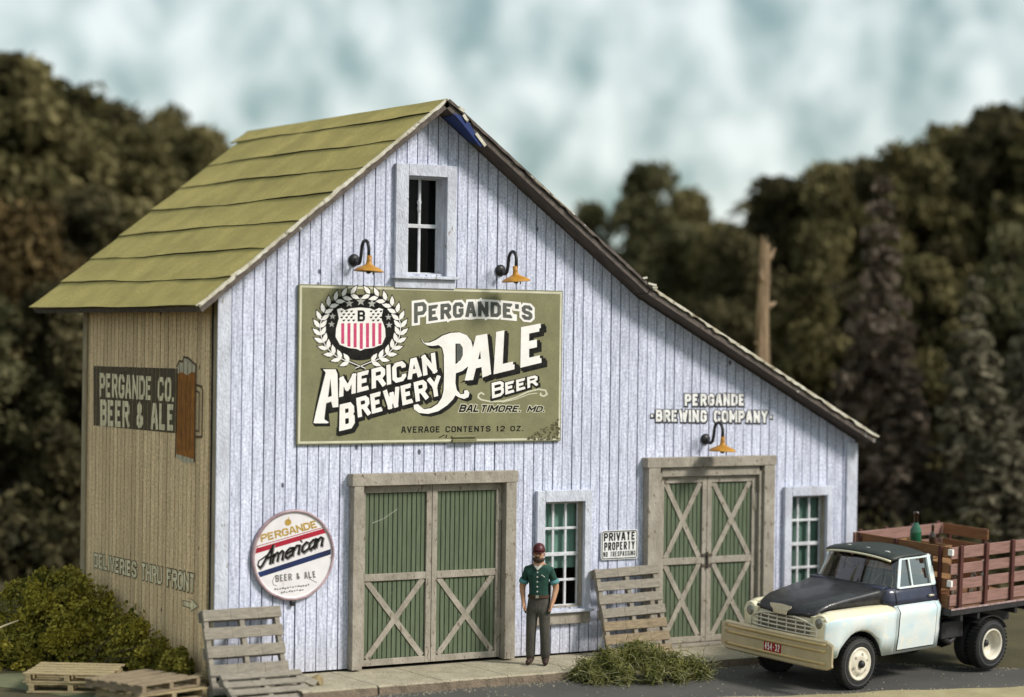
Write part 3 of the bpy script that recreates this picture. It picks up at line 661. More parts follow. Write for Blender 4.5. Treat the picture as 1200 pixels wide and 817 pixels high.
th = MB(); th.box(7.03, 9.42, -0.19, -0.01, 0.001, 0.04); th.build('threshold', GREIGE, barn, bevel=0.006)

# ---- painted writing on the walls (parts of the barn)
PW = paint_mat('painted_white', (0.86,0.85,0.83), 0, PITCH_F, GAP_F*0.6, 0, 0.24); PK_ = paint_mat('painted_black', (0.06,0.06,0.075), 0, PITCH_F, GAP_F*0.8, 0, 0.2)
fa = Flat(lambda p, l: (float(p[0]), -0.0055-0.0010*l, float(p[1])))
def wall_text(s, L0, R0, L1, R1, wt, **kw):
    a, b, c, d = [np.array((p.x, p.z)) for p in (onY(*L0), onY(*R0), onY(*R1), onY(*L1))]
    fa.text('k', s, a, b, c, d, wt, 0, grow=0.22, off=(0.006,-0.008), **kw); fa.text('w', s, a, b, c, d, wt, 3, **kw)
wall_text('PERGANDE', (802,461.5), (872.5,461.5), (802,475.5), (872.5,475.5), 0.235, gap=0.14)
wall_text('-BREWING COMPANY-', (761,480), (905.5,481.5), (761,494), (905.5,495.5), 0.235, gap=0.13)
fa.build({'k': ('lettering_outline', PK_), 'w': ('lettering', PW)}, wall)

LT = paint_mat('painted_cream', (0.90,0.78,0.52), 1, PITCH_L, GAP_L*0.7, 0, 0.24); LD = paint_mat('painted_brown', (0.105,0.082,0.05), 1, PITCH_L, GAP_L*0.9, 0, 0.30)
AMB = paint_mat('painted_amber', (0.42,0.16,0.025), 1, PITCH_L, GAP_L*0.9, 0, 0.28, (0.25,0.085,0.015)); LINE = paint_mat('painted_line', (0.12,0.075,0.04), 1, PITCH_L, 0.004, 0, 0.2)
FOAM = paint_mat('painted_foam', (0.62,0.54,0.40), 1, PITCH_L, GAP_L*0.9, 0, 0.3)
fs_ = Flat(lambda p, l: (-0.0055-0.0010*l, float(p[0]), float(p[1])))
def sp(u, v): p = onX(u, v); return np.array((p.y, p.z))
fs_.poly('d', [sp(110,429), sp(209.5,432), sp(208.5,508), sp(110,498.5)], 0)
fs_.text('c', 'PERGANDE CO.', sp(117,437), sp(206,443), sp(205,471), sp(117,465), 0.20, 2, gap=0.09)
fs_.text('c', 'BEER & ALE', sp(118,468), sp(205,474), sp(204.5,505), sp(118,499), 0.22, 2, gap=0.09)
fs_.poly('a', [sp(209.5,432), sp(229,434.5), sp(227.5,540), sp(207.5,533)], 3)
fs_.poly('f', [sp(208,431), sp(210,424), sp(214,425), sp(215,419), sp(221,420), sp(225,424), sp(230,428), sp(230,437), sp(225,436), sp(220,440), sp(214,436), sp(209,438)], 5)
fs_.poly('f', [sp(207.6,532), sp(227.6,538), sp(227,543), sp(217,542), sp(207.5,537)], 5)
for u in (213.5, 218.5, 223.5): fs_.line('l', [sp(u,444), sp(u-0.8,528)], 0.022, 5)
fs_.line('l', [sp(208.5,432), sp(206.5,536)], 0.03, 5); fs_.line('l', [sp(230,436), sp(228.5,542)], 0.03, 5)
fs_.line('l', [sp(208,430), sp(211,423), sp(215,424), sp(216,418.5), sp(222,420), sp(226,424), sp(230.5,428), sp(230,437)], 0.028, 7)
fs_.line('l', [sp(230,451), sp(237,453), sp(238,458), sp(237,512), sp(229.5,512)], 0.03, 5); fs_.line('l', [sp(230,458), sp(234,460), sp(233.5,505), sp(229.5,505)], 0.022, 5)
fs_.text('o', 'DELIVERIES THRU FRONT', sp(110.5,648), sp(229,673), sp(228.5,695.5), sp(110.5,664.5), 0.20, 0, gap=0.08, grow=0.12)
fs_.text('c', 'DELIVERIES THRU FRONT', sp(110.5,648), sp(229,673), sp(228.5,695.5), sp(110.5,664.5), 0.20, 2, gap=0.08)
for k, l, gr in (('o', 0, 1.0), ('c', 2, 0)):
    fs_.poly(k, [sp(215.5-gr,704-gr), sp(224.5,706.5-gr), sp(224.3,702-gr), sp(232.5+gr,710.5), sp(224,716+gr), sp(224.3,712.5+gr), sp(215.5-gr,709.5+gr)], l)
fs_.build({'d': ('painted_panel', LD), 'c': ('lettering', LT), 'a': ('painted_mug', AMB), 'f': ('painted_foam', FOAM), 'l': ('painted_outline', LINE), 'o': ('lettering_outline', LD)}, lwo)

# ================================================================== billboard above the first door
def homog(src, dst):
    A = []; B = []
    for (x, y), (u, v) in zip(src, dst):
        A.append([x,y,1,0,0,0,-u*x,-u*y]); B.append(u); A.append([0,0,0,x,y,1,-v*x,-v*y]); B.append(v)
    h = np.linalg.solve(np.array(A, float), np.array(B, float)); return np.append(h, 1).reshape(3,3)
BW, BH = 4.33, 2.213
Hb = homog([(31,42),(1161,74),(1151,719),(24,735)], [(0,BH),(BW,BH),(BW,0),(0,0)])
def bmap(p): q = Hb @ np.array([p[0], p[1], 1.0]); return q[:2]/q[2]
bb = empty('billboard', (1.163, -0.012, 3.1685), 0, 'large olive billboard with wreath, striped shield and white slanting lettering', 'sign')
m_ = MB(); m_.box(0, BW, -0.035, 0, 0, BH); brd = m_.build('board', OLIVE, bb, bevel=0.004)
fb = Flat(lambda p, l: (float(bmap(p)[0]), -0.0365-0.0010*l, float(bmap(p)[1])))
def rim(w, key, x0, y0, x1, y1, layer):
    fm = Flat(lambda p, l: (float(p[0]), -0.0365-0.0010*l, float(p[1]))); fm.line(key, [(x0,y0),(x1,y0),(x1,y1),(x0,y1),(x0,y0)], w, layer); return fm
rim(0.03, 'r', 0.032, 0.032, BW-0.032, BH-0.032, 0).build({'r': ('border_line', CREAMLINE)}, brd)
PINK = mat('stripe_red', (0.58,0.06,0.17), (0.47,0.05,0.13), rough=0.6, scale=20); GREYK = mat('slate_letter', (0.07,0.075,0.07), (0.11,0.11,0.095), rough=0.7, scale=9); GREYS = mat('grey_shade', (0.10,0.098,0.075), (0.13,0.125,0.09), rough=0.7, scale=12)
# wreath: two rows of leaves round a black disc, open at the top
wc = (294, 238)
fb.poly('ink', circle(wc[0]-2, wc[1]-8, 148, 142, 48), 0)
lfk = []
for side in (-1, 1):
    for k in range(13):
        a = R(100 - 168*k/12*1.0) if side > 0 else R(80 + 168*k/12)
        a = R(90) - side*R(14+ 150*k/12)
        px, py = wc[0]+172*math.cos(a), wc[1]-5-150*math.sin(a)
        tx, ty = side*math.sin(a)*-1, -math.cos(a)*side   # pointing up along the wreath
        t = np.array([-math.sin(a)*side, -math.cos(a)*side]); n_ = np.array([math.cos(a), -math.sin(a)])
        for o, l_ in ((1, 1.0), (-1, 0.95)):
            d = t*0.80 + n_*o*0.62; d = d/np.linalg.norm(d); e = np.array([-d[1], d[0]])
            p0 = np.array([px, py]) + n_*o*2; L_ = 45*l_
            fb.poly('ink', [p0-d*5, p0+d*L_*.45+e*15, p0+d*(L_+8), p0+d*L_*.45-e*15], 1)
            fb.poly('wht', [p0, p0+d*L_*.28+e*9, p0+d*L_*.6+e*8.5, p0+d*L_, p0+d*L_*.6-e*8.5, p0+d*L_*.28-e*9], 2)
        lfk.append((px, py))
for side in (-1, 1):
    pth = [(wc[0]+172*math.cos(R(90)-side*R(14+150*k/20)), wc[1]-5-150*math.sin(R(90)-side*R(14+150*k/20))) for k in range(21)]
    fb.line('ink', pth + [(wc[0]-side*20, wc[1]+170)], 14, 0.5); fb.line('wht', pth[8:] + [(wc[0]-side*22, wc[1]+168)], 3.5, 3)
shield = [(196,152),(214,146),(232,156),(252,148),(294,144),(338,148),(356,156),(376,146),(393,152),(386,190),(402,235),(404,270),(388,304),(350,318),(315,322),(297,330),(280,322),(245,318),(208,304),(190,270),(192,235),(204,190)]
fb.poly('wht', [(wc[0]+1+(x-297)*1.0, y) for x, y in shield], 2.5)
for k in range(7):
    x = 212+k*26.5; yb = [300,312,316,322,316,312,302][k]; fb.poly('red', [(x,212),(x+13,211),(x+13,yb),(x,yb)], 3.5)
for r_ in range(4):
    for k in range(9):
        if 3 <= k <= 5 and r_ < 4: continue
        x = 208+k*21+(r_%2)*9; fb.poly('ink', [(x,158+r_*13),(x+13,156+r_*13),(x+9,164+r_*13),(x+3,165+r_*13)], 3.5)
fb.text('ink', 'B', (282,156), (314,156), (314,204), (282,204), 0.2, 3.5)
for x, y, r_ in ((246,126,19),(296,118,20),(343,128,19),(175,182,15),(171,216,15),(414,186,15),(417,220,15)): fb.poly('grs', star(x, y, r_), 2.6)
# PERGANDE'S on a gentle wave
wv = lambda s, t: (0, -16*math.sin(math.pi*(s*1.25-0.15))*(1) + 6*s)
kw = dict(small=0.78, gap=0.10, serif=0.055)
fb.text('wht', "PERGANDE'S", (524,118), (1030,110), (1030,190), (524,205), 0.185, 1, warp=wv, grow=0.24, **kw)
fb.text('slt', "PERGANDE'S", (524,118), (1030,110), (1030,190), (524,205), 0.185, 4, warp=wv, **kw)
# AMERICAN / BREWERY, climbing to the right, black block shadow behind
def block(s, TL, TR, BR_, BL, wt, dx, dy, steps=4, **kw):
    wt *= 0.80
    fb.text('ink', s, TL, TR, BR_, BL, wt, 1.0, grow=0.20, off=(dx*0.5, dy*0.5), **kw)
    fb.text('ink', s, TL, TR, BR_, BL, wt, 1.9, grow=0.16, off=(dx, dy), **kw)
    fb.text('wht', s, TL, TR, BR_, BL, wt, 4.2, **kw)
fb.poly('ink', [(196,500),(640,404),(648,434),(212,580)], 0.6)
block('MERICAN', (206,445), (613,338), (622,424), (203,530), 0.27, 7, 9, gap=0.07, serif=0.03)
fb.poly('ink', [(90,640),(104,560),(132,420),(122,405),(196,408),(206,430),(208,590),(160,600),(166,655),(100,655)], 1.2)
fb.poly('wht', [(94,640),(112,560),(146,424),(134,410),(188,410),(196,430),(200,572),(176,574),(170,548),(148,556),(140,625),(160,638),(152,642),(100,642)], 4.4)
fb.poly('ink', [(156,530),(172,525),(166,450)], 5.2)
block('B', (206,562), (266,548), (272,660), (204,676), 0.26, 8, 11, serif=0.03)
block('REWERY', (276,534), (634,436), (645,520), (284,618), 0.27, 7, 10, gap=0.07, serif=0.03)
# PALE with a swash P
P_out = [(553,278),(566,296),(590,296),(618,284),(645,266),(680,254),(718,252),(748,264),(768,288),(776,322),(772,362),(757,396),(730,418),(702,428),(700,470),(706,500),(722,518),(738,516),(738,502),(750,500),(760,512),(756,530),(738,538),(716,532),(700,522),(690,540),(664,566),(628,590),(584,602),(545,598),(523,582),(522,564),(540,560),(552,572),(566,582),(596,578),(624,560),(642,534),(650,500),(652,440),(651,350),(644,318),(628,306),(604,310),(580,308),(562,296)]
sh = lambda pts, dx, dy: [(x+dx, y+dy) for x, y in pts]
cen = (650, 420)
fat = lambda pts, k: [(x+(k if x > cen[0] else -k*0.5), y+(k if y > cen[1] else -k)) for x, y in pts]
fb.poly('ink', sh(P_out, 14, 12), 1.3); fb.poly('ink', sh(P_out, 7, 6), 1.6); fb.poly('ink', sh(P_out, -4, -3), 1.45); fb.poly('wht', P_out, 4.8)
fb.poly('slt', [(703,300),(720,300),(732,318),(732,350),(722,372),(703,384)], 5.6); fb.line('ink', [(703,300),(703,384),(711,378)], 5, 6.0)
def pale(s, TL, TR, BR_, BL, wt, **k2):
    wt *= 0.84
    fb.text('ink', s, TL, TR, BR_, BL, wt, 1.0, grow=0.06, off=(9,8), **k2); fb.text('ink', s, TL, TR, BR_, BL, wt, 2.0, grow=0.05, off=(16,16), **k2); fb.text('wht', s, TL, TR, BR_, BL, wt, 4.6, **k2)
pale('ALE', (762,272), (1076,212), (1080,380), (742,462), 0.235, gap=0.07, serif=0.035)
fb.poly('ink', [(720,470),(1086,384),(1088,370),(740,456)], 0.7)
block('BEER', (855,470), (1050,425), (1052,480), (857,537), 0.24, 4, 5, small=0.82, gap=0.10, serif=0.04)
# flourish
fb.line('pal', [(824,520),(812,512),(800,518),(798,532),(812,542),(850,550),(905,548),(960,532),(1010,508),(1055,497),(1085,502),(1092,518),(1078,528),(1064,522),(1066,512)], 7, 1)
fb.line('pal', [(900,552),(960,540),(1015,518),(1050,514)], 4, 1.6)
fb.text('pal', 'BALTIMORE, MD.', (722,562), (1088,570), (1084,594), (718,594), 0.20, 1, slant=0.22, gap=0.16, grow=0.26); fb.text('ink', 'BALTIMORE, MD.', (722,562), (1088,570), (1084,594), (718,594), 0.20, 4, slant=0.22, gap=0.16, grow=0.03)
fb.text('ink', 'AVERAGE CONTENTS 12 OZ.', (470,656), (992,654), (992,676), (470,684), 0.18, 2, gap=0.22)
fb.line('ink', [(632,704),(655,692)], 4, 2); fb.line('ink', [(660,706),(664,692)], 4, 2)
WORN = mat('sign_wear', (0.07,0.065,0.035), (0.11,0.10,0.05), rough=0.9, scale=8)
for _ in range(130):
    x = 1000+145*rng.random()**0.6; y = 712-90*rng.random()**1.5*(x-990)/155; r_ = rng.uniform(2, 6.5); fb.poly('wrn', [(x+r_*rng.uniform(.5,1)*math.cos(a), y+r_*rng.uniform(.5,1)*math.sin(a)) for a in np.linspace(0, 5.4, 6)], 1+rng.random()*3)
fb.build({'ink': ('black_lettering', INK), 'wht': ('white_lettering', SIGNW), 'red': ('shield_stripes', PINK), 'slt': ('arched_lettering', GREYK), 'grs': ('grey_stars', mat('star_grey', (0.42,0.42,0.40), (0.3,0.3,0.28))), 'pal': ('pale_flourish', CREAMLINE), 'wrn': ('worn_patch', WORN)}, brd)
tb = MB(); tb.box(2.46, 2.86, -0.075, -0.037, 0.0, 0.05); tb.box(2.46, 2.86, -0.06, -0.037, 0.07, 0.10); tb.build('bracket', OLIVE, bb, bevel=0.008)

# ================================================================== round sign
rs_ = empty('round_sign', (1.13, -0.012, 1.655), 0, 'round white sign with a red and a blue stripe on the front wall', 'sign')
MY = Matrix.Rotation(R(90), 4, 'X')
m_ = MB(); m_.lathe([(0.001,0.0),(0.60,0.0),(0.615,0.02),(0.615,0.05),(0.60,0.052),(0.575,0.035),(0.001,0.035)], MY, 56); disc = m_.build('disc', mat('round_white', (0.76,0.74,0.745), (0.68,0.64,0.66), rough=0.5, scale=4, speck=(0.45,0.36,0.36), speck_amt=0.68, speck_scale=10), rs_, smooth=False)
m_ = MB(); m_.lathe([(0.585,0.034),(0.59,0.056),(0.622,0.056),(0.63,0.03),(0.625,0.0)], MY, 56, cap=False); m_.build('rim', mat('rim_pink', (0.50,0.38,0.40), (0.20,0.13,0.15), rough=0.4, scale=3), rs_, smooth=True)
fr_ = Flat(lambda p, l: (float(p[0]), -0.0365-0.0010*l, float(p[1])))
zc = lambda X, Y: ((X-362)/(640-85)*1.24, -(Y-410)/(720-95)*1.26)
def band(key, yl, yr, th_, layer):
    # a slanted stripe clipped to the disc
    pts_t = []; pts_b = []
    for i in range(25):
        X = 85+555*i/24; Y = yl+(yr-yl)*i/24
        for lst, yy in ((pts_t, Y-th_/2), (pts_b, Y+th_/2)):
            p = np.array(zc(X, yy)); r_ = np.linalg.norm(p)
            lst.append(p if r_ < 0.583 else p*0.583/r_)
    fr_.mb(key).grid([[fr_.place(p, layer) for p in pts_t], [fr_.place(p, layer) for p in pts_b]])
band('red', 377, 235, 34, 0); band('blu', 546, 392, 38, 0)
band('thin', 347, 210, 5, 0)
GOLD = mat('gold_letter', (0.50,0.32,0.06), (0.35,0.22,0.05), rough=0.5, scale=20)
fr_.text('gold', 'PERGANDE', zc(134,262), zc(512,176), zc(528,226), zc(142,314), 0.22, 1, gap=0.08)
fr_.poly('gold', [zc(*p) for p in circle(323,185,23,23,16)], 1); fr_.line('gold', [zc(323,165), zc(328,150)], .012, 1.5)
# script word: slanted lower-case strokes
SCR = {'A': [[(-.15,.1),(0,0),(.15,.1),(.75,1),(.8,0)], [(.25,.38),(.95,.42)]], 'm': [[(0,.52),(0,0)], [(0,.4),(.25,.52),(.4,.42),(.4,0)], [(.4,.4),(.65,.52),(.8,.42),(.8,.05),(.95,0)]], 'e': [[(.05,.25),(.55,.32),(.5,.48),(.3,.52),(.05,.38),(.05,.12),(.25,0),(.6,.1)]], 'r': [[(0,.52),(.05,0)], [(.03,.35),(.25,.52),(.45,.48)]], 'i': [[(.05,.52),(.05,.05),(.2,0)], [(.05,.68),(.09,.74)]], 'c': [[(.5,.44),(.3,.52),(.05,.38),(.05,.12),(.25,0),(.55,.1)]], 'a': [[(.5,.45),(.3,.52),(.05,.38),(.05,.12),(.25,0),(.5,.2),(.5,.52),(.5,.05),(.65,0)]], 'n': [[(0,.52),(0,0)], [(0,.4),(.25,.52),(.45,.42),(.45,.05),(.6,0)]]}
adv = {'A': 1.0, 'm': 1.0, 'e': .62, 'r': .48, 'i': .28, 'c': .58, 'a': .68, 'n': .68}
x = 0.15; tot = sum(adv[c] for c in 'American')+0.2
for ch in 'American':
    for st in SCR[ch]:
        for key, off, w, ly_ in (('scrk', (0.010,-0.012), 0.042, 1), ('scr', (0,0), 0.030, 3)):
            pts = []
            for px, py in st:
                s_ = (x+px+0.30*py)/tot; X = 125+450*s_; Y = 488-140*s_ - py*118; pts.append(np.array(zc(X, Y))+np.array(off))
            fr_.line(key, pts, w, ly_)
    x += adv[ch]
fr_.line('scr', [zc(130,480), zc(122,468), zc(128,440), zc(165,415), zc(215,378)], 0.02, 3)
fr_.text('gry', 'BEER & ALE', zc(240,540), zc(515,525), zc(522,570), zc(243,588), 0.20, 1, gap=0.14)
def squiggle(x0, y0, x1, y1, n):
    for i in range(n):
        a = i/n; b = (i+rng.uniform(.5,.8))/n; fr_.line('gry', [zc(x0+(x1-x0)*a, y0+(y1-y0)*a+rng.uniform(-4,4)), zc(x0+(x1-x0)*b, y0+(y1-y0)*b+rng.uniform(-4,4))], rng.uniform(.014,.024), 1)
squiggle(235,638,480,618,14); squiggle(280,660,440,648,9)
fr_.line('gry', [zc(240,545), zc(222,575), zc(228,605), zc(250,612)], .008, 1); fr_.line('gry', [zc(470,575), zc(525,605)], .008, 1)
NAVY = mat('sign_navy', (0.012,0.03,0.13), (0.015,0.02,0.06), rough=0.4, scale=3); CRIM = mat('sign_red', (0.42,0.015,0.04), (0.30,0.012,0.03), rough=0.4, scale=5)
fr_.build({'red': ('red_stripe', CRIM), 'blu': ('blue_stripe', NAVY), 'thin': ('thin_stripe', CRIM), 'gold': ('gold_lettering', GOLD), 'scrk': ('script_shadow', mat('script_grey', (0.22,0.2,0.2))), 'scr': ('script_lettering', INK), 'gry': ('small_print', mat('print_grey', (0.10,0.095,0.09), (0.25,0.24,0.22), scale=20))}, disc)
kn = MB(); kn.box(-0.03, 0.03, -0.05, -0.001, -0.70, -0.63); kn.build('clip', BLACK, rs_, bevel=0.01)

# ================================================================== no-trespassing sign
ps = empty('notice_sign', (6.245, -0.012, 1.375), 0, 'small white private property notice above the leaning pallet', 'sign')
pw, ph = 0.665, 0.44
def rrect(x0, z0, x1, z1, r, n=5):
    pts = []
    for cx, cz, a0 in ((x1-r,z1-r,0),(x0+r,z1-r,90),(x0+r,z0+r,180),(x1-r,z0+r,270)):
        for k in range(n+1): a = R(a0+90*k/n); pts.append((cx+r*math.cos(a), cz+r*math.sin(a)))
    return pts
m_ = MB(); m_.prism([(x,-0.02,z) for x, z in rrect(0,0,pw,ph,0.045)], (0,0.018,0)); pp = m_.build('plate', mat('notice_white', (0.78,0.78,0.78), (0.68,0.68,0.67), rough=0.4, scale=6), ps)
fp = Flat(lambda p, l: (float(p[0]), -0.0215-0.0010*l, float(p[1])))
fp.line('k', rrect(0.018,0.018,pw-0.018,ph-0.018,0.035)+[rrect(0.018,0.018,pw-0.018,ph-0.018,0.035)[0]], 0.014, 0)
fp.text('k', 'PRIVATE', (0.045,0.405), (0.62,0.41), (0.62,0.285), (0.045,0.28), 0.21, 0, gap=0.12)
fp.text('k', 'PROPERTY', (0.055,0.262), (0.61,0.267), (0.61,0.145), (0.055,0.14), 0.19, 0, gap=0.11)
fp.text('k', 'NO TRESPASSING', (0.04,0.122), (0.625,0.125), (0.625,0.05), (0.04,0.045), 0.165, 0, gap=0.14)
fp.build({'k': ('lettering', INK)}, pp)

# ================================================================== gooseneck lamps
YEL = mat('mustard_enamel', (0.50,0.25,0.035), (0.36,0.16,0.02), (0.55,0.32,0.06), rough=0.4, scale=7, speck=(0.2,0.08,0.015), speck_amt=0.63, speck_scale=25)
def lamp(x, z, label, tilt=0.0, s=1.0):
    r_ = empty('wall_lamp', (x, -0.005, z), 0, label, 'lamp', 'gooseneck lamps on the front wall')
    b = MB(); b.lathe([(0.085,0),(0.085,0.02),(0.06,0.045),(0.03,0.06),(0.001,0.062)], MY, 20); b.build('wall_plate', BLACK, r_, smooth=False)
    p = []
    for t in np.linspace(0, 1, 7): p.append((0, -0.05-0.14*t, -0.005-0.05*math.sin(t*math.pi*0.9)))
    for a in np.linspace(200, 20, 12): p.append((0, -0.315+0.115*math.cos(R(a))*-1*-1, 0.12+0.13*math.sin(R(a))+0.02))
    p = [q for q in p[:7]] + [(0,-0.215,0.06)] + [(0,-0.335+0.105*math.cos(R(a)), 0.14+0.125*math.sin(R(a))) for a in np.linspace(0,180,11)] + [(0,-0.44,0.02)]
    a_ = MB(); a_.tube(p, 0.024, 8); a_.build('arm', BLACK, r_, smooth=True)
    M = Matrix.Translation((0,-0.44,-0.165)) @ Matrix.Rotation(tilt, 4, 'Y')
    s_ = MB(); s_.lathe([(0.034,0.22),(0.036,0.15),(0.045,0.10),(0.085,0.075),(0.16,0.045),(0.205,0.012),(0.212,0.0),(0.204,-0.004),(0.15,0.03),(0.08,0.055),(0.02,0.06)], M, 28); s_.build('shade', YEL, r_, smooth=True)
    b = MB(); b.lathe([(0.001,0.06),(0.03,0.05),(0.04,0.01),(0.03,-0.025),(0.001,-0.035)], M, 12); b.build('bulb', BLACK, r_, smooth=True)
    b = MB(); b.tube([M @ Vector((0.07,0,0.02)), M @ Vector((0.075,0,-0.045))], 0.008, 6); b.build('stub', BLACK, r_)
    return r_
lamp(2.03, 5.735, 'mustard gooseneck lamp left of the loft window', 0.05); lamp(4.43, 5.655, 'mustard gooseneck lamp right of the loft window', -0.10); lamp(8.17, 3.16, 'mustard gooseneck lamp above the door with crossed braces to the top', 0.03)

# ================================================================== pallets
WOODG = mat('grey_pallet_wood', (0.34,0.30,0.245), (0.22,0.195,0.16), (0.40,0.36,0.30), rough=0.9, scale=3, stretch=(2,9,9), detail=7, speck=(0.12,0.095,0.07), speck_amt=0.64, speck_scale=10, bump=0.5)
WOODT = mat('tan_pallet_wood', (0.46,0.37,0.21), (0.29,0.225,0.125), (0.52,0.43,0.26), rough=0.9, scale=3, stretch=(2,9,9), detail=7, speck=(0.13,0.09,0.05), speck_amt=0.63, speck_scale=10, bump=0.5)
WOODB = mat('brown_pallet_wood', (0.34,0.265,0.17), (0.21,0.16,0.105), rough=0.9, scale=3, stretch=(2,9,9), detail=7, speck=(0.10,0.075,0.05), speck_amt=0.63, speck_scale=10, bump=0.5)
def pallet(M, label, Wd=1.16, L=1.25, n=6, m=WOODG, m2=None, slat=0.125, group='wooden pallets round the barn', jit=0.012):
    """slats along local x, runners along local z, deck faces -y; origin at the middle of the lower edge"""
    r_ = bpy.data.objects.new('pallet', None); COL.objects.link(r_); r_.matrix_world = M; tag(r_, label, 'pallet', group)
    for x in (-Wd/2+0.06, 0, Wd/2-0.06):
        b = MB(); b.box(x-0.035, x+0.035, 0.0225, 0.105, 0.0, L); b.build('runner', m, r_, bevel=0.004)
    for k in range(n):
        z = 0.005+(L-slat-0.01)*k/(n-1); j = rng.uniform(-jit, jit, 4); t = rng.uniform(-jit, jit)
        M2 = Matrix.Translation((j[0], 0, z+slat/2)) @ Matrix.Rotation(t*0.8, 4, 'Y') @ Matrix.Rotation(t*0.5, 4, 'Z')
        b = MB(); hw = Wd/2+j[1]; b.box(-hw, -hw*.3, 0, 0.022, -slat/2, slat/2-j[2]*.4, 0, M2); b.box(-hw*.3, hw*.4, 0, 0.0222, -slat/2, slat/2, 0, M2); b.box(hw*.4, hw, 0, 0.022, -slat/2+j[3]*.4, slat/2, 0, M2)
        b.build('slat', (m2 if (m2 and k < n//2) else m), r_, bevel=0.005, seg=1, weld=False)
    for k in range(3):
        z = 0.003+(L-slat-0.006)*k/2
        b = MB(); b.box(-Wd/2, Wd/2, 0.1055, 0.127, z, z+slat); b.build('bottom_slat', m, r_, bevel=0.004)
    return r_
def lean(x, y, z, ang, rz=0, roll=0): return Matrix.Translation((x, y, z)) @ Matrix.Rotation(R(rz), 4, 'Z') @ Matrix.Rotation(R(-ang), 4, 'X') @ Matrix.Rotation(R(roll), 4, 'Y')
pallet(lean(0.27, -0.62, -0.10, 20, 0, 0), 'grey pallet leaning on the barn corner below the round sign', Wd=1.17, L=1.17, n=5, slat=0.155)
pallet(lean(6.61, -0.60, 0.002, 17, 0, -1.2), 'weathered pallet leaning on the wall under the notice, lower slats browner', Wd=1.15, L=1.34, n=7, m2=WOODB, slat=0.135)
p3 = onY(303, 788, -0.86); pallet(lean(p3.x, p3.y-0.80, p3.z-0.46, 62, -3), 'grey pallet propped low in front of the corner pallet', Wd=1.16, L=0.98, n=6, slat=0.115)
def flat(x, y, z, rz): return Matrix.Translation((x, y, z)) @ Matrix.Rotation(R(rz), 4, 'Z') @ Matrix.Rotation(R(-90), 4, 'X')
q0 = onZ(78, 813, -0.125)
fwh = Vector((FWD[0], FWD[1], 0)).normalized(); rth = Vector((RGT[0], RGT[1], 0)).normalized()
pallet(flat(q0.x+0.05, q0.y, 0.003, -30), 'tan pallet lying at the bottom of the left stack', m=WOODT, L=1.05, n=5, slat=0.14)
pallet(flat(q0.x, q0.y+0.02, 0.135, -33), 'tan pallet lying topmost on the left stack before the bush', m=WOODT, L=1.05, n=5, slat=0.14)
q1 = onZ(163, 806, 0.13)-fwh*0.3
cx1 = onZ(168, 793, 0.14)
MBk = lambda c, z, rz, L: Matrix.Translation((c.x, c.y, z)) @ Matrix.Rotation(R(rz), 4, 'Z') @ Matrix.Translation((0, -L/2, 0)) @ Matrix.Rotation(R(-90), 4, 'X')
pallet(MBk(cx1+Vector((0.08,-0.08,0)), 0.003, 14, 1.0), 'brown pallet under the one lying beside the barn corner', m=WOODT, Wd=1.12, L=1.0, n=6)
pallet(MBk(cx1, 0.135, 22, 1.05), 'greyish brown pallet lying on another beside the barn corner', m=WOODB, Wd=1.12, L=1.05, n=5, slat=0.145)
bd = MB(); a = onY(341, 786, -0.80); b = onY(370, 797, -1.02); bd.bar(a+Vector((0,0,-.05)), b+Vector((0,0,-.06)), 0.12, 0.03, (0.1,-0.7,0.6)); tag(bd.build('broken_board', WOODG, None, bevel=0.006), 'short broken grey board on the end of the low propped pallet', 'board')
def rock(name, c, r, m, label):
    bm = bmesh.new(); bmesh.ops.create_icosphere(bm, subdivisions=3, radius=1)
    for v in bm.verts:
        n = v.co.normalized(); k = 1+0.22*math.sin(3.1*n.x+5*n.y)+0.16*math.sin(6*n.z+4*n.x)+rng.uniform(-.07,.07); v.co = Vector((n.x*r[0]*k, n.y*r[1]*k, n.z*r[2]*k))
    me = bpy.data.meshes.new(name); bm.to_mesh(me); bm.free(); me.materials.append(m); o = bpy.data.objects.new(name, me); COL.objects.link(o); o.location = c
    return tag(o, label, 'rock')
ROCKM = mat('tan_stone', (0.37,0.29,0.16), (0.24,0.185,0.10), rough=0.95, scale=6, detail=8, bump=0.8)
c = onY(239, 797, 0.2); rock('stone', (c.x-.02, 0.2, -0.02), (0.14,0.12,0.11), ROCKM, 'rough tan stone at the foot of the barn corner')
c = onZ(370, 806, -0.05); rock('stone', (c.x, c.y, -0.02), (0.10,0.12,0.12), ROCKM, 'small stone at the end of the sidewalk by the low pallet')

# grit and small stones along the kerb and on the road
GRIT = mat('grit', (0.30,0.26,0.19), (0.14,0.125,0.10), (0.40,0.36,0.28), rough=0.95, scale=2.5)
gt_ = MB()
for k in range(1500):
    x = rng.uniform(-2.5, 12.5)
    if rng.random() < 0.6: y = road_edge(x)-0.02-abs(rng.normal(0, 0.10))
    elif rng.random() < 0.5: y = rng.uniform(road_near(x)-0.3, road_edge(x))
    else: y = road_near(x)+rng.normal(0, .07)
    r_ = rng.uniform(.008, .022)*(1.6 if rng.random() < .05 else 1); c = Vector((x, y, road_z(y)+r_*.4)); q = [c+Vector((r_*math.cos(a)*rng.uniform(.7,1.1), r_*math.sin(a)*rng.uniform(.7,1.1), -r_*.4)) for a in (0.3,1.7,2.9,4.2,5.4)]
    gt_.add(q+[c+Vector((0,0,r_*.6))], [(i, (i+1) % 5, 5) for i in range(5)])
tag(gt_.build('gravel', GRIT), kind='stuff')
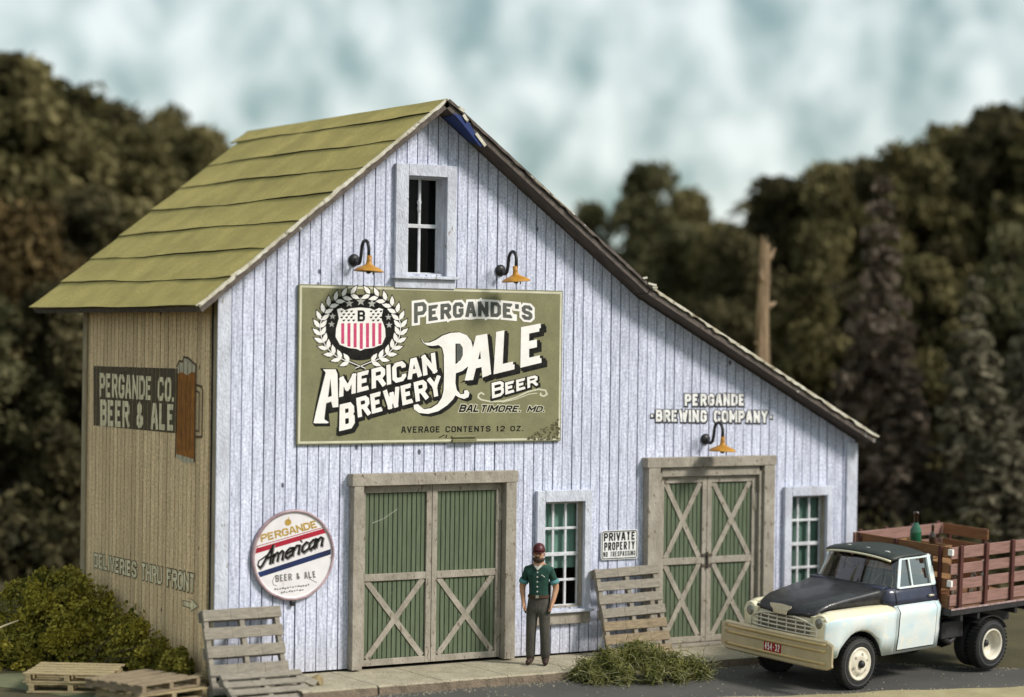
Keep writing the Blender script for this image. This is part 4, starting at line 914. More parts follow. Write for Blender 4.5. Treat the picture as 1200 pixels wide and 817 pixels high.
# ================================================================== foliage
def leaf_mesh(name, blobs, n, size, m, parent=None, flat_z=1.0, seedv=0, shell=0.45, aspect=1.6, zmin=None):
    rg = np.random.default_rng(seedv); B = np.array([b[:3] for b in blobs], float); Rd = np.array([b[3:6] if len(b) >= 6 else (b[3],)*3 for b in blobs], float)
    wgt = (Rd.prod(1))**(2/3); wgt /= wgt.sum(); idx = rg.choice(len(blobs), n, p=wgt)
    d = rg.normal(size=(n,3)); d /= np.linalg.norm(d, axis=1)[:,None]
    rad = 1-shell*rg.random(n)**1.5; rad *= 1+0.16*rg.normal(size=n)*0.6
    P = B[idx] + d*rad[:,None]*Rd[idx]
    if zmin is not None: P = P[P[:,2] > zmin]; d = d[:len(P)]; n = len(P)
    nn = rg.normal(size=(n,3))*0.9 + d[:n]*0.5; nn[:,2] += 0.25; nn /= np.linalg.norm(nn, axis=1)[:,None]
    t = np.cross(nn, rg.normal(size=(n,3))); t /= np.linalg.norm(t, axis=1)[:,None]+1e-9; b = np.cross(nn, t)
    s = size*(0.5+rg.random(n)*0.9)
    V = np.empty((n,4,3)); V[:,0] = P - t*(s*aspect/2)[:,None]; V[:,1] = P - b*(s/2)[:,None] + nn*(s*0.12)[:,None]; V[:,2] = P + t*(s*aspect/2)[:,None]; V[:,3] = P + b*(s/2)[:,None] + nn*(s*0.12)[:,None]
    me = bpy.data.meshes.new(name); me.vertices.add(n*4); me.vertices.foreach_set('co', V.reshape(-1)); me.loops.add(n*4); me.loops.foreach_set('vertex_index', np.arange(n*4, dtype=np.int32))
    me.polygons.add(n); me.polygons.foreach_set('loop_start', np.arange(0, n*4, 4, dtype=np.int32)); me.polygons.foreach_set('loop_total', np.full(n, 4, dtype=np.int32)); me.update(calc_edges=True)
    me.materials.append(m); o = bpy.data.objects.new(name, me); COL.objects.link(o)
    if parent is not None: o.parent = parent
    return o
BUSHM = leaf_mat('bush_leaf', (0.14,0.12,0.018), (0.41,0.345,0.048), (0.68,0.58,0.12), 2.6); BUSHG = leaf_mat('bush_green', (0.08,0.085,0.017), (0.25,0.225,0.04), (0.48,0.41,0.085), 3.0)
STEM = mat('bush_stem', (0.10,0.07,0.04), (0.06,0.045,0.025), rough=0.9)
def pxblob(o, u, v, w, rpx, fl=1.0): p = atD(u, v, w)-o; r_ = rpx*w/F_PX; return (p.x, p.y, p.z, r_, r_, r_*fl)
o = onZ(70, 790, -0.125); o = Vector((-1.3, 2.9, -0.125))
bush = empty('bush', o, 0, 'big mossy olive bush against the side wall behind the pallets', 'bush')
bl = [pxblob(o,*a) for a in ((66,712,33.6,44),(30,728,33.4,46),(-10,745,33.2,50),(-60,750,33.4,55),(100,716,33.8,38),(112,748,33.2,44),(60,758,32.8,46),(15,768,32.6,40),(140,742,32.8,36),(160,758,32.1,32),(182,768,31.5,24),(85,690,34.0,26),(48,690,34.0,22),(130,775,32.3,30),(170,780,31.6,22),(95,778,32.4,26),(78,684,34.0,20),(50,682,33.9,17),(22,696,33.7,20),(118,704,33.6,18))]
sub = []
for (x, y, z, r_, _, _) in bl:
    for k in range(9):
        d = rng.normal(size=3); d /= np.linalg.norm(d); sub.append((x+d[0]*r_*.75, y+d[1]*r_*.75, z+d[2]*r_*.72, r_*rng.uniform(.22,.42)))
leaf_mesh('foliage', [s_ for i_, s_ in enumerate(sub) if i_ < 80 or i_ % 2] , 30000, 0.042, BUSHM, bush, seedv=3, shell=0.9, zmin=-0.02)
leaf_mesh('foliage', [s_ for s_ in sub[81:]]+[b_ for b_ in bl], 17000, 0.042, BUSHG, bush, seedv=4, shell=0.85, zmin=-0.02)
st = MB()
for k in range(26):
    b_ = bl[rng.integers(len(bl))]; e = Vector((b_[0]+rng.normal()*b_[3]*.5, b_[1]+rng.normal()*b_[3]*.4, b_[2]+b_[3]*.6)); a = Vector((e.x*.5+rng.normal()*.1, e.y*.5, 0.0)); st.tube([a, (a+e)/2+Vector((rng.normal()*.08, rng.normal()*.08, .05)), e], [0.018, 0.012, 0.005], 5)
st.build('stems', STEM, bush)
tw = MB(); a = atD(-14, 742, 32.0)-o; b = atD(22, 727, 32.3)-o; tw.tube([a, (a+b)/2+Vector((0,0,.01)), b], [0.018,0.015,0.008], 6); tw.build('bare_twig', mat('pale_twig', (0.5,0.42,0.28)), bush)
o = atD(206, 790, 31.2); o.z = -0.125; sb = empty('shrub', o, 0, 'small dark green shrub between the big bush and the barn corner', 'bush')
bl2 = [pxblob(o,*a) for a in ((205,775,31.2,15),(215,782,31.0,12),(196,784,31.2,12),(213,766,31.1,8))]
leaf_mesh('foliage', bl2, 5200, 0.034, BUSHG, sb, seedv=8, shell=0.95)
st = MB(); 
for k in range(5): st.tube([(0,0,0), (rng.normal()*.06, rng.normal()*.06, .12), (rng.normal()*.12, rng.normal()*.1, .26)], [0.012,0.008,0.004], 5)
st.build('stems', STEM, sb)
o = onZ(748, 792, -0.13); o.y -= 0.0
wb = empty('weed_clump', o, 0, 'stringy green weeds growing at the kerb in front of the leaning pallet', 'weeds')
WEED = leaf_mat('weed_leaf', (0.054,0.0624,0.0168), (0.144,0.156,0.036), (0.312,0.3,0.096), 4.5)
bl3 = [pxblob(o,*a) for a in ((690,785,32.05,16),(712,776,32.15,18),(738,772,32.25,19),(765,772,32.35,18),(790,780,32.45,17),(812,783,32.55,15),(730,790,31.95,14),(765,790,32.05,14),(700,794,31.85,9),(795,792,32.25,10),(675,790,32.05,8),(824,788,32.55,9),(745,760,32.35,10))]
leaf_mesh('foliage', bl3, 17000, 0.018, WEED, wb, seedv=9, shell=0.95, aspect=2.4)
st = MB(); st2 = MB()
for k in range(950):
    b_ = bl3[rng.integers(len(bl3))]; p = Vector((b_[0]+rng.normal()*b_[3]*.6, b_[1]+rng.normal()*b_[3]*.5-0.05, max(0.0, b_[2]+rng.normal()*b_[3]*.5))); path = [p]; d = Vector((rng.normal(), rng.normal(), rng.normal()*.6+.15)).normalized()
    for s_ in range(5): d = (d+Vector((rng.normal(), rng.normal(), rng.normal()*.7-.12))*0.55).normalized(); p = p+d*0.05; path.append(p)
    (st if k % 4 else st2).tube(path, [0.0040]*5+[0.002], 3, cap=False)
st.build('strands', mat('weed_strand', (0.20,0.19,0.06), (0.10,0.10,0.032), scale=8), wb); st2.build('pale_strands', mat('pale_strand', (0.36,0.36,0.20), (0.22,0.22,0.1), scale=8), wb)

# ================================================================== trees of the wood behind
L_OL = leaf_mat('leaf_olive', (0.042,0.0378,0.0154), (0.119,0.104,0.042), (0.266,0.224,0.105), 0.45)
L_BR = leaf_mat('leaf_brown', (0.042,0.032,0.014), (0.105,0.076,0.032), (0.21,0.145,0.062), 0.5)
L_GR = leaf_mat('leaf_grey_green', (0.05,0.05,0.022), (0.115,0.108,0.052), (0.23,0.21,0.11), 0.6)
L_DK = leaf_mat('leaf_dark', (0.033,0.03,0.015), (0.075,0.0645,0.03), (0.15,0.128,0.063), 0.5)
L_CO = leaf_mat('needle_grey', (0.07,0.063,0.04), (0.165,0.146,0.10), (0.29,0.26,0.18), 0.8)
L_CB = leaf_mat('needle_brown', (0.055,0.043,0.032), (0.125,0.098,0.075), (0.22,0.175,0.135), 0.8)
BARK = mat('bark', (0.09,0.07,0.05), (0.045,0.035,0.027), rough=0.95, scale=3, stretch=(3,3,.6), bump=0.6)
GT = -0.14
def broadleaf_proto(h, r_, m, sd_, nleaf=17000, leafsz=0.17, low=0.25):
    """a unit tree of height h and crown half-width r_; returns the Empty"""
    rg = np.random.default_rng(sd_)
    t = empty('broadleaf_tree', (0,0,0)); tk = MB(); tk.tube([(0,0,-.3),(0.05,0,h*.25),(rg.normal()*.15,rg.normal()*.15,h*.5),(rg.normal()*.25,rg.normal()*.2,h*.85)], [h*.022,h*.018,h*.013,h*.004], 9)
    blobs = []
    for k in range(46):
        z = low+(1-low)*rg.random()**0.85; env = math.sin(min(1, (1.03-z)/(1-low)*1.18)*math.pi*0.5)**0.8 if z > low+0.25 else 0.8+0.2*(z-low)/0.25
        a = rg.uniform(0, 2*math.pi); rr = r_*env*math.sqrt(rg.random())*0.85; br = r_*rg.uniform(.20,.34)*(0.72 if z > .8 else 1)
        blobs.append((rr*math.cos(a), rr*math.sin(a), min(z*h, h-br*.9), br, br, br*.85))
        if k % 4 == 0: tk.tube([(0,0,h*max(.15, z-.28)), (rr*.5*math.cos(a), rr*.5*math.sin(a), h*(z-.12)), (rr*math.cos(a), rr*math.sin(a), z*h)], [h*.009,h*.006,h*.002], 6)
    tk.build('trunk', BARK, t, smooth=True); leaf_mesh('crown', blobs, nleaf, leafsz, m, t, seedv=sd_, shell=0.7)
    return t
def conifer_proto(h, r_, m, sd_, nleaf=9000, leafsz=0.2):
    rg = np.random.default_rng(sd_); t = empty('conifer', (0,0,0)); tk = MB(); tk.tube([(0,0,-.3),(0,0,h*.5),(0.03,0,h*.98)], [h*.017,h*.011,h*.002], 9); blobs = []
    nl = 17
    for k in range(nl):
        z = 0.10+0.88*k/(nl-1); R_ = r_*(1-z)**0.8*rg.uniform(.8,1.15)+0.06
        for j in range(7):
            a = 2*math.pi*(j/7)+rg.uniform(-.4,.4)+k; L_ = R_*rg.uniform(.7,1.1)
            if j % 2 == 0: tk.tube([(0,0,z*h), (L_*.5*math.cos(a), L_*.5*math.sin(a), z*h-.02*h*.6), (L_*math.cos(a), L_*math.sin(a), z*h-L_*.32)], [h*.004,h*.003,h*.001], 4, cap=False)
            for f in (0.3, 0.6, 0.92): blobs.append((L_*f*math.cos(a), L_*f*math.sin(a), z*h-L_*.34*f*f-0.05, max(.10, L_*.22), max(.10, L_*.22), max(.09, L_*.13)))
    tk.build('trunk', BARK, t, smooth=True); leaf_mesh('crown', blobs, nleaf, leafsz, m, t, seedv=sd_, shell=0.9, aspect=2.2)
    return t
protos = {}
def use(key, x, y, s, sz, rz, label, cat='tree', group='trees of the wood behind the barn'):
    kind, base = protos[key]
    o_ = base if kind[0] is None else copy_tree(base)
    kind[0] = True
    o_.location = (x, y, GT); o_.scale = (s, s, sz); o_.rotation_euler = (0, 0, rz); tag(o_, label, cat, group); return o_
for key, fn, a in (('ol', broadleaf_proto, (10, 2.9, L_OL, 21)), ('ol2', broadleaf_proto, (10, 2.5, L_OL, 22)), ('br', broadleaf_proto, (10, 2.9, L_BR, 23)), ('dk', broadleaf_proto, (10, 3.0, L_DK, 24)), ('dk2', broadleaf_proto, (10, 2.6, L_DK, 27)), ('gr', broadleaf_proto, (10, 2.8, L_GR, 25)), ('cg', conifer_proto, (10, 2.4, L_CO, 31)), ('cb', conifer_proto, (10, 2.5, L_CB, 32))):
    protos[key] = ([None], fn(*a))
TREES = [ # u, top v, distance, kind, width factor
 (-48,52,55,'dk',1.1),(16,64,54,'ol',1.0),(72,88,56,'ol2',0.95),(120,118,58,'dk',0.9),(160,150,56,'ol',0.8),(192,122,60,'ol2',0.62),(236,148,58,'ol',0.8),(268,178,62,'ol2',0.8),(310,190,64,'ol',0.8),
 (-30,225,49,'br',0.9),(42,232,50,'br',0.85),(105,215,51,'dk',0.9),(160,235,52,'ol',0.85),(-6,345,46.5,'gr',0.75),(62,330,47,'dk2',0.8),(110,340,49,'dk',0.8),
 (700,236,62,'gr',0.8),(758,190,60,'gr',0.85),(806,222,62,'ol',0.8),(842,262,58,'ol',0.8),(650,262,66,'ol',0.8),
 (868,262,54,'dk',0.8),(912,206,56,'dk2',0.85),(968,192,55,'ol',0.8),(1020,182,57,'dk',0.85),(1072,166,56,'ol2',0.9),(1122,148,58,'ol',0.9),(1176,122,57,'dk2',0.9),(1236,112,57,'ol',1.0),(1290,105,57,'dk',1.0),
 (948,318,50,'ol2',0.75),(1000,330,51,'dk',0.8),(1086,300,51,'ol',0.8),(1190,262,51,'gr',0.8),
 (1034,205,47,'cb',0.8),(1142,322,45.5,'cg',0.85),(1212,330,48,'cg',0.9),(1064,430,46,'cb',0.9),(984,440,47,'cb',0.9),(1178,478,44.5,'cg',0.95),
]
KL = {'ol': 'olive broadleaf tree', 'ol2': 'mottled olive broadleaf tree', 'br': 'tawny brown broadleaf tree', 'dk': 'very dark broadleaf tree', 'dk2': 'dark brown broadleaf tree', 'gr': 'pale olive broadleaf tree', 'cg': 'pale grey green conifer', 'cb': 'brownish conifer'}
def place_word(u, v):
    side = 'left of the barn' if u < 320 else ('behind the low roof' if u < 860 else 'right of the barn')
    return side
cnt = {}
for u, vt, w, k, wf in TREES: cnt.setdefault((k, place_word(u, vt)), []).append((u, vt))
ORD = ['leftmost', 'second from the left', 'third from the left', 'fourth from the left', 'fifth from the left', 'sixth from the left']
for u, vt, w, k, wf in TREES:
    top = atD(u, vt, w); h = top.z-GT; s_ = wf*h/10 if wf*h/10 > 0.55 else 0.55
    lst = sorted(cnt[(k, place_word(u, vt))]); i_ = lst.index((u, vt)); pos = '' if len(lst) == 1 else ', %s of its kind there' % ('rightmost' if (i_ == len(lst)-1) else ORD[i_])
    use(k, top.x, top.y, s_, h/10, rng.uniform(0, 6.28), KL[k]+' '+place_word(u, vt)+pos)
# the far wood closing the gaps, and low undergrowth along its edge
far = []
for u in range(-300, 1560, 26):
    if u < 300: vt = 80+ max(0, u)*0.42
    elif u < 850: vt = 300
    else: vt = 262-(u-850)*0.33
    w = 68+rng.uniform(-2,3); v0 = vt+55+rng.uniform(-14,14)
    while v0 < 480:
        p = atD(u+rng.uniform(-10,10), v0, w); far.append((p.x, p.y, p.z, rng.uniform(1.2,1.9))); v0 += 52
tag(leaf_mesh('far_wood', far, 26000, 0.55, L_DK, None, seedv=41, shell=0.9), kind='stuff')
low = []
for u in list(range(-140, 110, 14))+list(range(985, 1400, 16)):
    for w in (44.5, 47.5):
        p = onZ(u, 690, GT) if False else atD(u+rng.uniform(-8,8), 408, w+rng.uniform(-1,1)); hgt = rng.uniform(.7,1.5); low.append((p.x, p.y, GT+hgt*.35, rng.uniform(.6,1.0), rng.uniform(.6,1.0), hgt*.75))
tag(leaf_mesh('undergrowth', low, 24000, 0.16, L_DK, None, seedv=42, shell=0.95, zmin=GT), kind='stuff')
# dead snag behind the low roof
o = atD(894, 430, 42.0); o.z = GT; top = atD(897, 286, 42.0)
sn = empty('dead_tree', o, 0, 'bare pale dead trunk standing up behind the low roof', 'dead tree')
SNAG = mat('snag_wood', (0.34,0.245,0.155), (0.15,0.10,0.06), (0.46,0.36,0.25), rough=0.95, scale=2.2, stretch=(4,4,.7), detail=8, bump=0.8)
H = top.z-GT; t_ = MB(); rows = []
for k in range(60):
    f = k/59; c_x = 0.05*math.sin(5*f+1)+0.11*(f-.6); c_y = 0.03*math.cos(6*f); r0 = 0.165-0.075*f; row = []
    for j in range(28):
        a = 2*math.pi*j/28; r1 = r0*(1+0.10*math.sin(3*a+4*f)+0.09*math.sin(7*a+9*f)+0.07*math.sin(11*a-5*f)+0.10*math.sin(23*f+a)+rng.normal(0,.025))
        zz = H*f + (0.22*max(0, math.sin(2*a+.7))*abs(math.sin(5*a)) if k == 59 else 0); row.append((c_x+r1*math.cos(a), c_y+r1*math.sin(a), zz))
    rows.append(row)
t_.grid(rows, close=True); t_.build('trunk', SNAG, sn)
for z, dx, L_, up_ in ((H*.965, 0.22, 0.12, 0.16), (H*.83, 0.26, 0.10, 0.05), (H*.72, -0.22, 0.10, 0.03), (H*.90, -0.12, .1, .16)):
    b = MB(); b.tube([(0.03,0,z-.05), (dx*.6, -.02, z), (dx, -.03, z+up_)], [0.075,0.055,0.02], 7); b.build('stub', SNAG, sn, smooth=True)
# crown tatter at the top

# ================================================================== the man by the window
def skin_body(name, verts, edges, radii, root=0, levels=2):
    me = bpy.data.meshes.new(name); me.from_pydata(verts, edges, []); o = bpy.data.objects.new(name, me); COL.objects.link(o)
    sk = o.modifiers.new('skin', 'SKIN'); sk.use_smooth_shade = True
    if not me.skin_vertices: me.skin_vertices.new() if hasattr(me.skin_vertices, 'new') else None
    for i, r_ in enumerate(radii):
        v = me.skin_vertices[0].data[i]; v.radius = r_ if isinstance(r_, tuple) else (r_, r_); v.use_root = (i == root)
    sb_ = o.modifiers.new('sub', 'SUBSURF'); sb_.levels = levels; sb_.render_levels = levels
    dg = bpy.context.evaluated_depsgraph_get(); dg.update(); m2 = bpy.data.meshes.new_from_object(o.evaluated_get(dg)); o.modifiers.clear()
    o.data = m2; m2.name = name
    return o
man = empty('person', (4.72, -0.70, 0.0), R(-42), 'man in dark green shirt, grey trousers and maroon cap standing by the window', 'person')
V_, E_, Rr_ = [], [], []
def jv(p, r_, prev=None):
    V_.append(p); Rr_.append(r_); i = len(V_)-1
    if prev is not None: E_.append((prev, i))
    return i
pel = jv((0,0,.90), (.150,.105)); wai = jv((0,0.005,1.03), (.140,.105), pel); che = jv((0,0.005,1.24), (.168,.118), wai); upc = jv((0,0.01,1.37), (.135,.09), che)
nk = jv((0,-.005,1.455), (.058,.058), upc); hd = jv((0,-.02,1.545), (.078,.092), nk); hd2 = jv((0,-.015,1.635), (.076,.090), hd); tp = jv((0,-.01,1.685), (.045,.05), hd2)
for sx in (-1, 1):
    hip = jv((sx*.088,0,.80), (.098,.10), pel); kn_ = jv((sx*.100,-.012,.47), (.078,.08), hip); an = jv((sx*.108,.01,.14), (.070,.074), kn_); he = jv((sx*.110,.012,.055), (.052,.055), an); to = jv((sx*.130,-.135,.040), (.044,.036), he)
    sh_ = jv((sx*.165,.01,1.355), (.075,.070), upc); el = jv((sx*.248,.055,1.11), (.050,.050), sh_); wr = jv((sx*.215,-.025,.915), (.035,.033), el); ha = jv((sx*.192,-.06,.855), (.040,.026), wr)
    for k, (dx, dy, L_) in enumerate(((-.026,-.022,.070),(-.010,-.026,.080),(.006,-.022,.078),(.020,-.012,.062))):
        f1 = jv((sx*(.186+dx*.6), -.068+dy*.5, .818), (.011,.011), ha); f2 = jv((sx*(.176+dx*.7), -.066+dy, .818-L_*.55), (.010,.010), f1); jv((sx*(.168+dx*.7), -.050+dy, .818-L_), (.008,.008), f2)
    t1 = jv((sx*.205,-.095,.845), (.013,.013), ha); jv((sx*.196,-.118,.805), (.010,.010), t1)
body = skin_body('body', V_, E_, Rr_, 0)
SKINM = mat('skin', (0.50,0.28,0.17), (0.40,0.20,0.12), rough=0.6, scale=12); SHIRT = mat('green_shirt', (0.010,0.042,0.032), (0.018,0.07,0.052), rough=0.8, scale=9, bump=0.3)
PANTS = mat('grey_trousers', (0.085,0.078,0.062), (0.05,0.047,0.04), rough=0.85, scale=5, stretch=(2,2,.5), bump=0.4); SHOES = mat('brown_shoes', (0.055,0.032,0.022), (0.03,0.018,0.014), rough=0.5)
for m_ in (SKINM, SHIRT, PANTS, SHOES): body.data.materials.append(m_)
for p in body.data.polygons:
    c = p.center; ax = abs(c.x); i_ = 0
    arm = (ax > 0.172-0.05*max(0, 1.0-c.z) and c.z < 1.24 and c.z > .78 and not (c.z > 1.0 and ax < .19)) 
    if arm and c.z > .75 and c.z < .985 and (c.y < -.055 or ax > .185): i_ = 0
    elif c.z < .115: i_ = 3
    elif c.z < .985 and not (arm and (c.y < -.055 or ax > .185)): i_ = 2
    elif c.z < 1.435 and not (ax > .195 and c.z < 1.19): i_ = 1
    p.material_index = i_; p.use_smooth = True
body.parent = man
CUFF = mat('teal_cuff', (0.12,0.30,0.32), (0.08,0.22,0.23), rough=0.8); CAPM = mat('maroon_cap', (0.075,0.012,0.014), (0.05,0.008,0.012), rough=0.4); HAIR = mat('beard_hair', (0.10,0.062,0.042), (0.05,0.035,0.028), rough=0.9, scale=40, bump=0.5)
for sx in (-1, 1):
    d = Vector((sx*(.248-.165), .045, 1.11-1.355)).normalized(); c = Vector((sx*.222,.041,1.192)); M = Matrix.Translation(c) @ d.to_track_quat('Z', 'Y').to_matrix().to_4x4()
    b = MB(); b.lathe([(.050,-.03),(.068,-.03),(.071,.0),(.068,.028),(.050,.028)], M, 18); b.build('cuff', CUFF, man, smooth=True)
b = MB(); b.lathe([(0.001,.118),(.03,.114),(.06,.098),(.083,.066),(.094,.025),(.097,-.01),(.090,-.012)], Matrix.Translation((0,-.012,1.632)) @ Matrix.Diagonal((.95,1.12,1,1)), 24); cp = b.build('cap', CAPM, man, smooth=True)
b = MB(); rows = [[(.088*math.cos(a)*k, -.085-.03*k+ -.070*k*math.sin(a)*1.0+.03, 1.628-.012*k) for a in np.linspace(0, math.pi, 11)] for k in (.55, .8, 1.0)]; b.grid(rows); b.build('visor', CAPM, cp, solid=0.008, smooth=True)
b = MB(); rows = []
for j, z in enumerate((1.535,1.515,1.490,1.468)):
    rr = (.083,.082,.070,.040)[j]; rows.append([(rr*math.cos(a)*.98, -.022-rr*1.20*math.sin(a), z) for a in np.linspace(-.15, math.pi+.15, 15)])
rows.append([(0,-.045,1.462)]*15); b.grid(rows); b.build('beard', HAIR, man, smooth=True, solid=0.016)
b = MB(); b.tube([(-.034,-.117,1.548),(0,-.126,1.553),(.034,-.117,1.548)], [.008,.011,.008], 7); b.build('moustache', HAIR, man, smooth=True)
b = MB(); b.tube([(0,-.106,1.612),(0,-.122,1.585),(0,-.131,1.572),(0,-.118,1.562)], [.008,.012,.016,.008], 8); b.build('nose', SKINM, man, smooth=True)
for sx in (-1, 1):
    b = MB(); b.lathe([(0.001,-.009),(.007,-.006),(.010,0),(.007,.006),(.001,.009)], Matrix.Translation((sx*.032,-.104,1.606)), 10); b.build('eye', BLACK, man, smooth=True)
    b = MB(); b.lathe([(0.001,-.028),(.014,-.02),(.020,0),(.015,.02),(.001,.028)], Matrix.Translation((sx*.082,-.005,1.585)) @ Matrix.Diagonal((.55,1,1.1,1)), 10); b.build('ear', SKINM, man, smooth=True)
b = MB(); b.prism([(-.062,-.062,1.425),(0,-.112,1.365),(.062,-.062,1.425),(.045,-.05,1.452),(0,-.085,1.412),(-.045,-.05,1.452)], (0,-.012,0)); b.build('collar', mat('collar_cream', (0.5,0.48,0.42)), man)
for z, y in ((1.335,-.114),(1.27,-.127),(1.20,-.128),(1.13,-.124),(1.06,-.118)):
    b = MB(); b.lathe([(.001,.0),(.013,.002),(.011,.008),(.001,.010)], Matrix.Translation((0,y,z)) @ Matrix.Rotation(R(90),4,'X'), 10); b.build('button', mat('button_cream', (0.55,0.55,0.5)), man)
b = MB(); b.lathe([(.150,-.020),(.158,-.02),(.158,.02),(.150,.02)], Matrix.Translation((0,.002,.985)) @ Matrix.Diagonal((.985,.73,1,1)), 28); bel = b.build('belt', mat('belt_brown', (0.07,0.035,0.02)), man, smooth=False)
b = MB(); b.box(-.022,.022,-.128,-.112,.965,1.005); b.build('buckle', mat('buckle_metal', (0.6,0.58,0.5), rough=0.35, metal=0.8), bel, bevel=.004)
b = MB(); b.tube([(.055,-.122,1.30),(.085,-.116,1.285),(.105,-.108,1.268)], .006, 5); b.build('name_stitching', mat('button_cream', (0.55,0.55,0.5)), man)

# ================================================================== the stake-bed truck
TR = bpy.data.objects.new('stake_truck', None); COL.objects.link(TR)
tag(TR, 'pale cream-blue stake-bed truck with black bonnet and red number plate', 'truck')
ta, tr_ = R(9), math.atan(ROAD_SL)
tup = Vector((0, -math.sin(tr_), math.cos(tr_))); tfx = Vector((-math.cos(ta), -math.sin(ta), 0)); tfx = (tfx-tup*tfx.dot(tup)).normalized(); tly = tup.cross(tfx)
org = Vector((8.22, -3.43, -0.24))+tfx*(-0.13)+tly*(-0.78)
TM = Matrix((( tfx.x, tly.x, tup.x, org.x), (tfx.y, tly.y, tup.y, org.y), (tfx.z, tly.z, tup.z, org.z+0.004), (0,0,0,1)))
TR.matrix_world = TM @ Matrix.Rotation(R(0.9), 4, 'Y') @ Matrix.Translation((0,0,0.0))
CREAM = mat('cream_blue_paint', (0.72,0.76,0.76), (0.62,0.73,0.77), (0.46,0.64,0.72), rough=0.35, scale=3.2, detail=8, c2_pos=(0.40,0.60), speck=(0.78,0.77,0.70), speck_amt=0.60, speck_scale=9, coat=0.4)
CREAM_LIT = mat('cream_warm_lit', (0.76,0.69,0.47), (0.72,0.66,0.50), rough=0.35, scale=3, coat=0.4)  # cream trim; on nose and fender tops warm light put into the colour
TBLACK = mat('truck_black', (0.013,0.013,0.015), (0.028,0.028,0.032), rough=0.42, scale=9, detail=7, coat=0.15)
TNAVY = mat('truck_navy', (0.035,0.04,0.075), (0.025,0.028,0.05), rough=0.35, scale=5, coat=0.3)
RUBBER = mat('rubber', (0.013,0.013,0.014), (0.022,0.021,0.02), rough=0.75, scale=12); CHROME = mat('dull_silver', (0.74,0.69,0.58), (0.62,0.56,0.45), rough=0.3, metal=0.3, scale=8)
GOLDB = mat('bumper_tan', (0.56,0.465,0.31), (0.46,0.375,0.235), rough=0.33, metal=0.2, scale=4, coat=0.3); FRAMEB = mat('chassis_black', (0.018,0.018,0.022), (0.035,0.033,0.035), rough=0.5, scale=9)
LINEK = mat('seam_dark', (0.01,0.01,0.012)); RIMW = mat('wheel_cream', (0.72,0.68,0.58), (0.60,0.54,0.44), rough=0.4, scale=5, coat=0.3)
STAKE = mat('stake_pink', (0.31,0.175,0.15), (0.20,0.11,0.09), rough=0.7, scale=5, stretch=(.6,4,6), detail=6, bump=0.2); STAKEB = mat('stake_brown', (0.27,0.125,0.055), (0.18,0.08,0.035), rough=0.7, scale=5, stretch=(4,.6,6), detail=6, bump=0.2); POSTM = mat('stake_post', (0.10,0.032,0.026), (0.065,0.022,0.018), rough=0.6, scale=6)
TGLASS = glass_mat('cab_glass', (0.62,0.66,0.64), 0.10, 0.03); SGLASS = glass_mat('side_window_glass', (0.7,0.72,0.72), 0.42, 0.02)
# --- front end: fenders with wheel arches
def side_prof(x, s):
    """bottom-to-top section of the left (s=1) or right side at station x, front clip and cab"""
    dz = abs(x); arch = 0.34+math.sqrt(max(0, 0.50**2-x*x)) if abs(x) < 0.50 else 0
    zb = max(0.43 if x < 0 else 0.50, arch if arch > .34 else 0)
    nose = max(0, (x-0.44)/0.26); q_ = 1-0.10*nose**2; zt = -0.075*nose**2
    P = [(0.800, zb), (0.838, max(zb+0.03, 0.70)), (0.850, max(zb+.05, 0.94)), (0.858, 1.030+zt*.5), (0.846, 1.056+zt*.7), (0.805, 1.092+zt)]
    if x > -0.74: P += [(0.745, 1.128+zt), (0.655, 1.140+zt), (0.575, 1.120+zt)]
    else: P += [(0.800, 1.125), (0.790, 1.13), (0.785, 1.132)]
    return [(x, s*y*q_ if k < 6 else s*y, z) for k, (y, z) in enumerate(P)]
stn = [0.70, 0.68, 0.62, 0.54, 0.499, 0.47, 0.42, 0.34, 0.24, 0.12, 0.0, -0.12, -0.24, -0.34, -0.42, -0.47, -0.499, -0.56, -0.66, -0.735]
for s in (1, -1):
    fb_ = MB()
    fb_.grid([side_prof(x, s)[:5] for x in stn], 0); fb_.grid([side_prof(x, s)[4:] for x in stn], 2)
    # inner return of the arch
    arc = [side_prof(x, s)[0] for x in stn[4:17]]; fb_.grid([arc, [(x, y-s*0.16, z) for x, y, z in arc]], 1)
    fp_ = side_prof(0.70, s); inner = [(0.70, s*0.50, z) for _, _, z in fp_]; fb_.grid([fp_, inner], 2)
    fb_.build('front_fender', [CREAM, FRAMEB, CREAM_LIT], TR, smooth=True, weld=True, solid=0.012)
# nose panel with the grille opening
npn = MB()
def nose_x(y): return 0.735-0.10*(abs(y)/0.8)**2.2
ys = np.linspace(-0.70, 0.70, 21)
npn.grid([[(nose_x(y)-0.02*(z>1.0), y, z) for y in ys] for z in (0.48, 0.60, 0.72, 0.80, 0.88, 0.96, 1.02, 1.06-0.0)]); npn.grid([[(nose_x(y)-0.02, y, 1.06) for y in ys], [(nose_x(y)-0.09, y, 1.10) for y in ys], [(0.60, y, 1.115) for y in ys]])
nose = npn.build('nose_panel', CREAM_LIT, TR, smooth=True)
gr = MB()
gx = lambda y, e: nose_x(y)+e
def gz(y): return 1.035-0.12*(abs(y)/0.62)**2.5
def gzb(y): return 0.66
yy = np.linspace(-0.62, 0.62, 25)
gr.grid([[(gx(y,.006), y, gzb(y)) for y in yy], [(gx(y,.006), y, gz(y)) for y in yy]]); bk_ = gr.build('grille', mat('grille_dark', (0.20,0.175,0.13), (0.12,0.105,0.08), rough=0.6), nose)
gb = MB()
gb.tube([(gx(y,.02), y, gzb(y)) for y in yy]+[(gx(y,.02), y, gz(y)) for y in yy[::-1]]+[(gx(yy[0],.02), yy[0], gzb(0))], 0.016, 6)
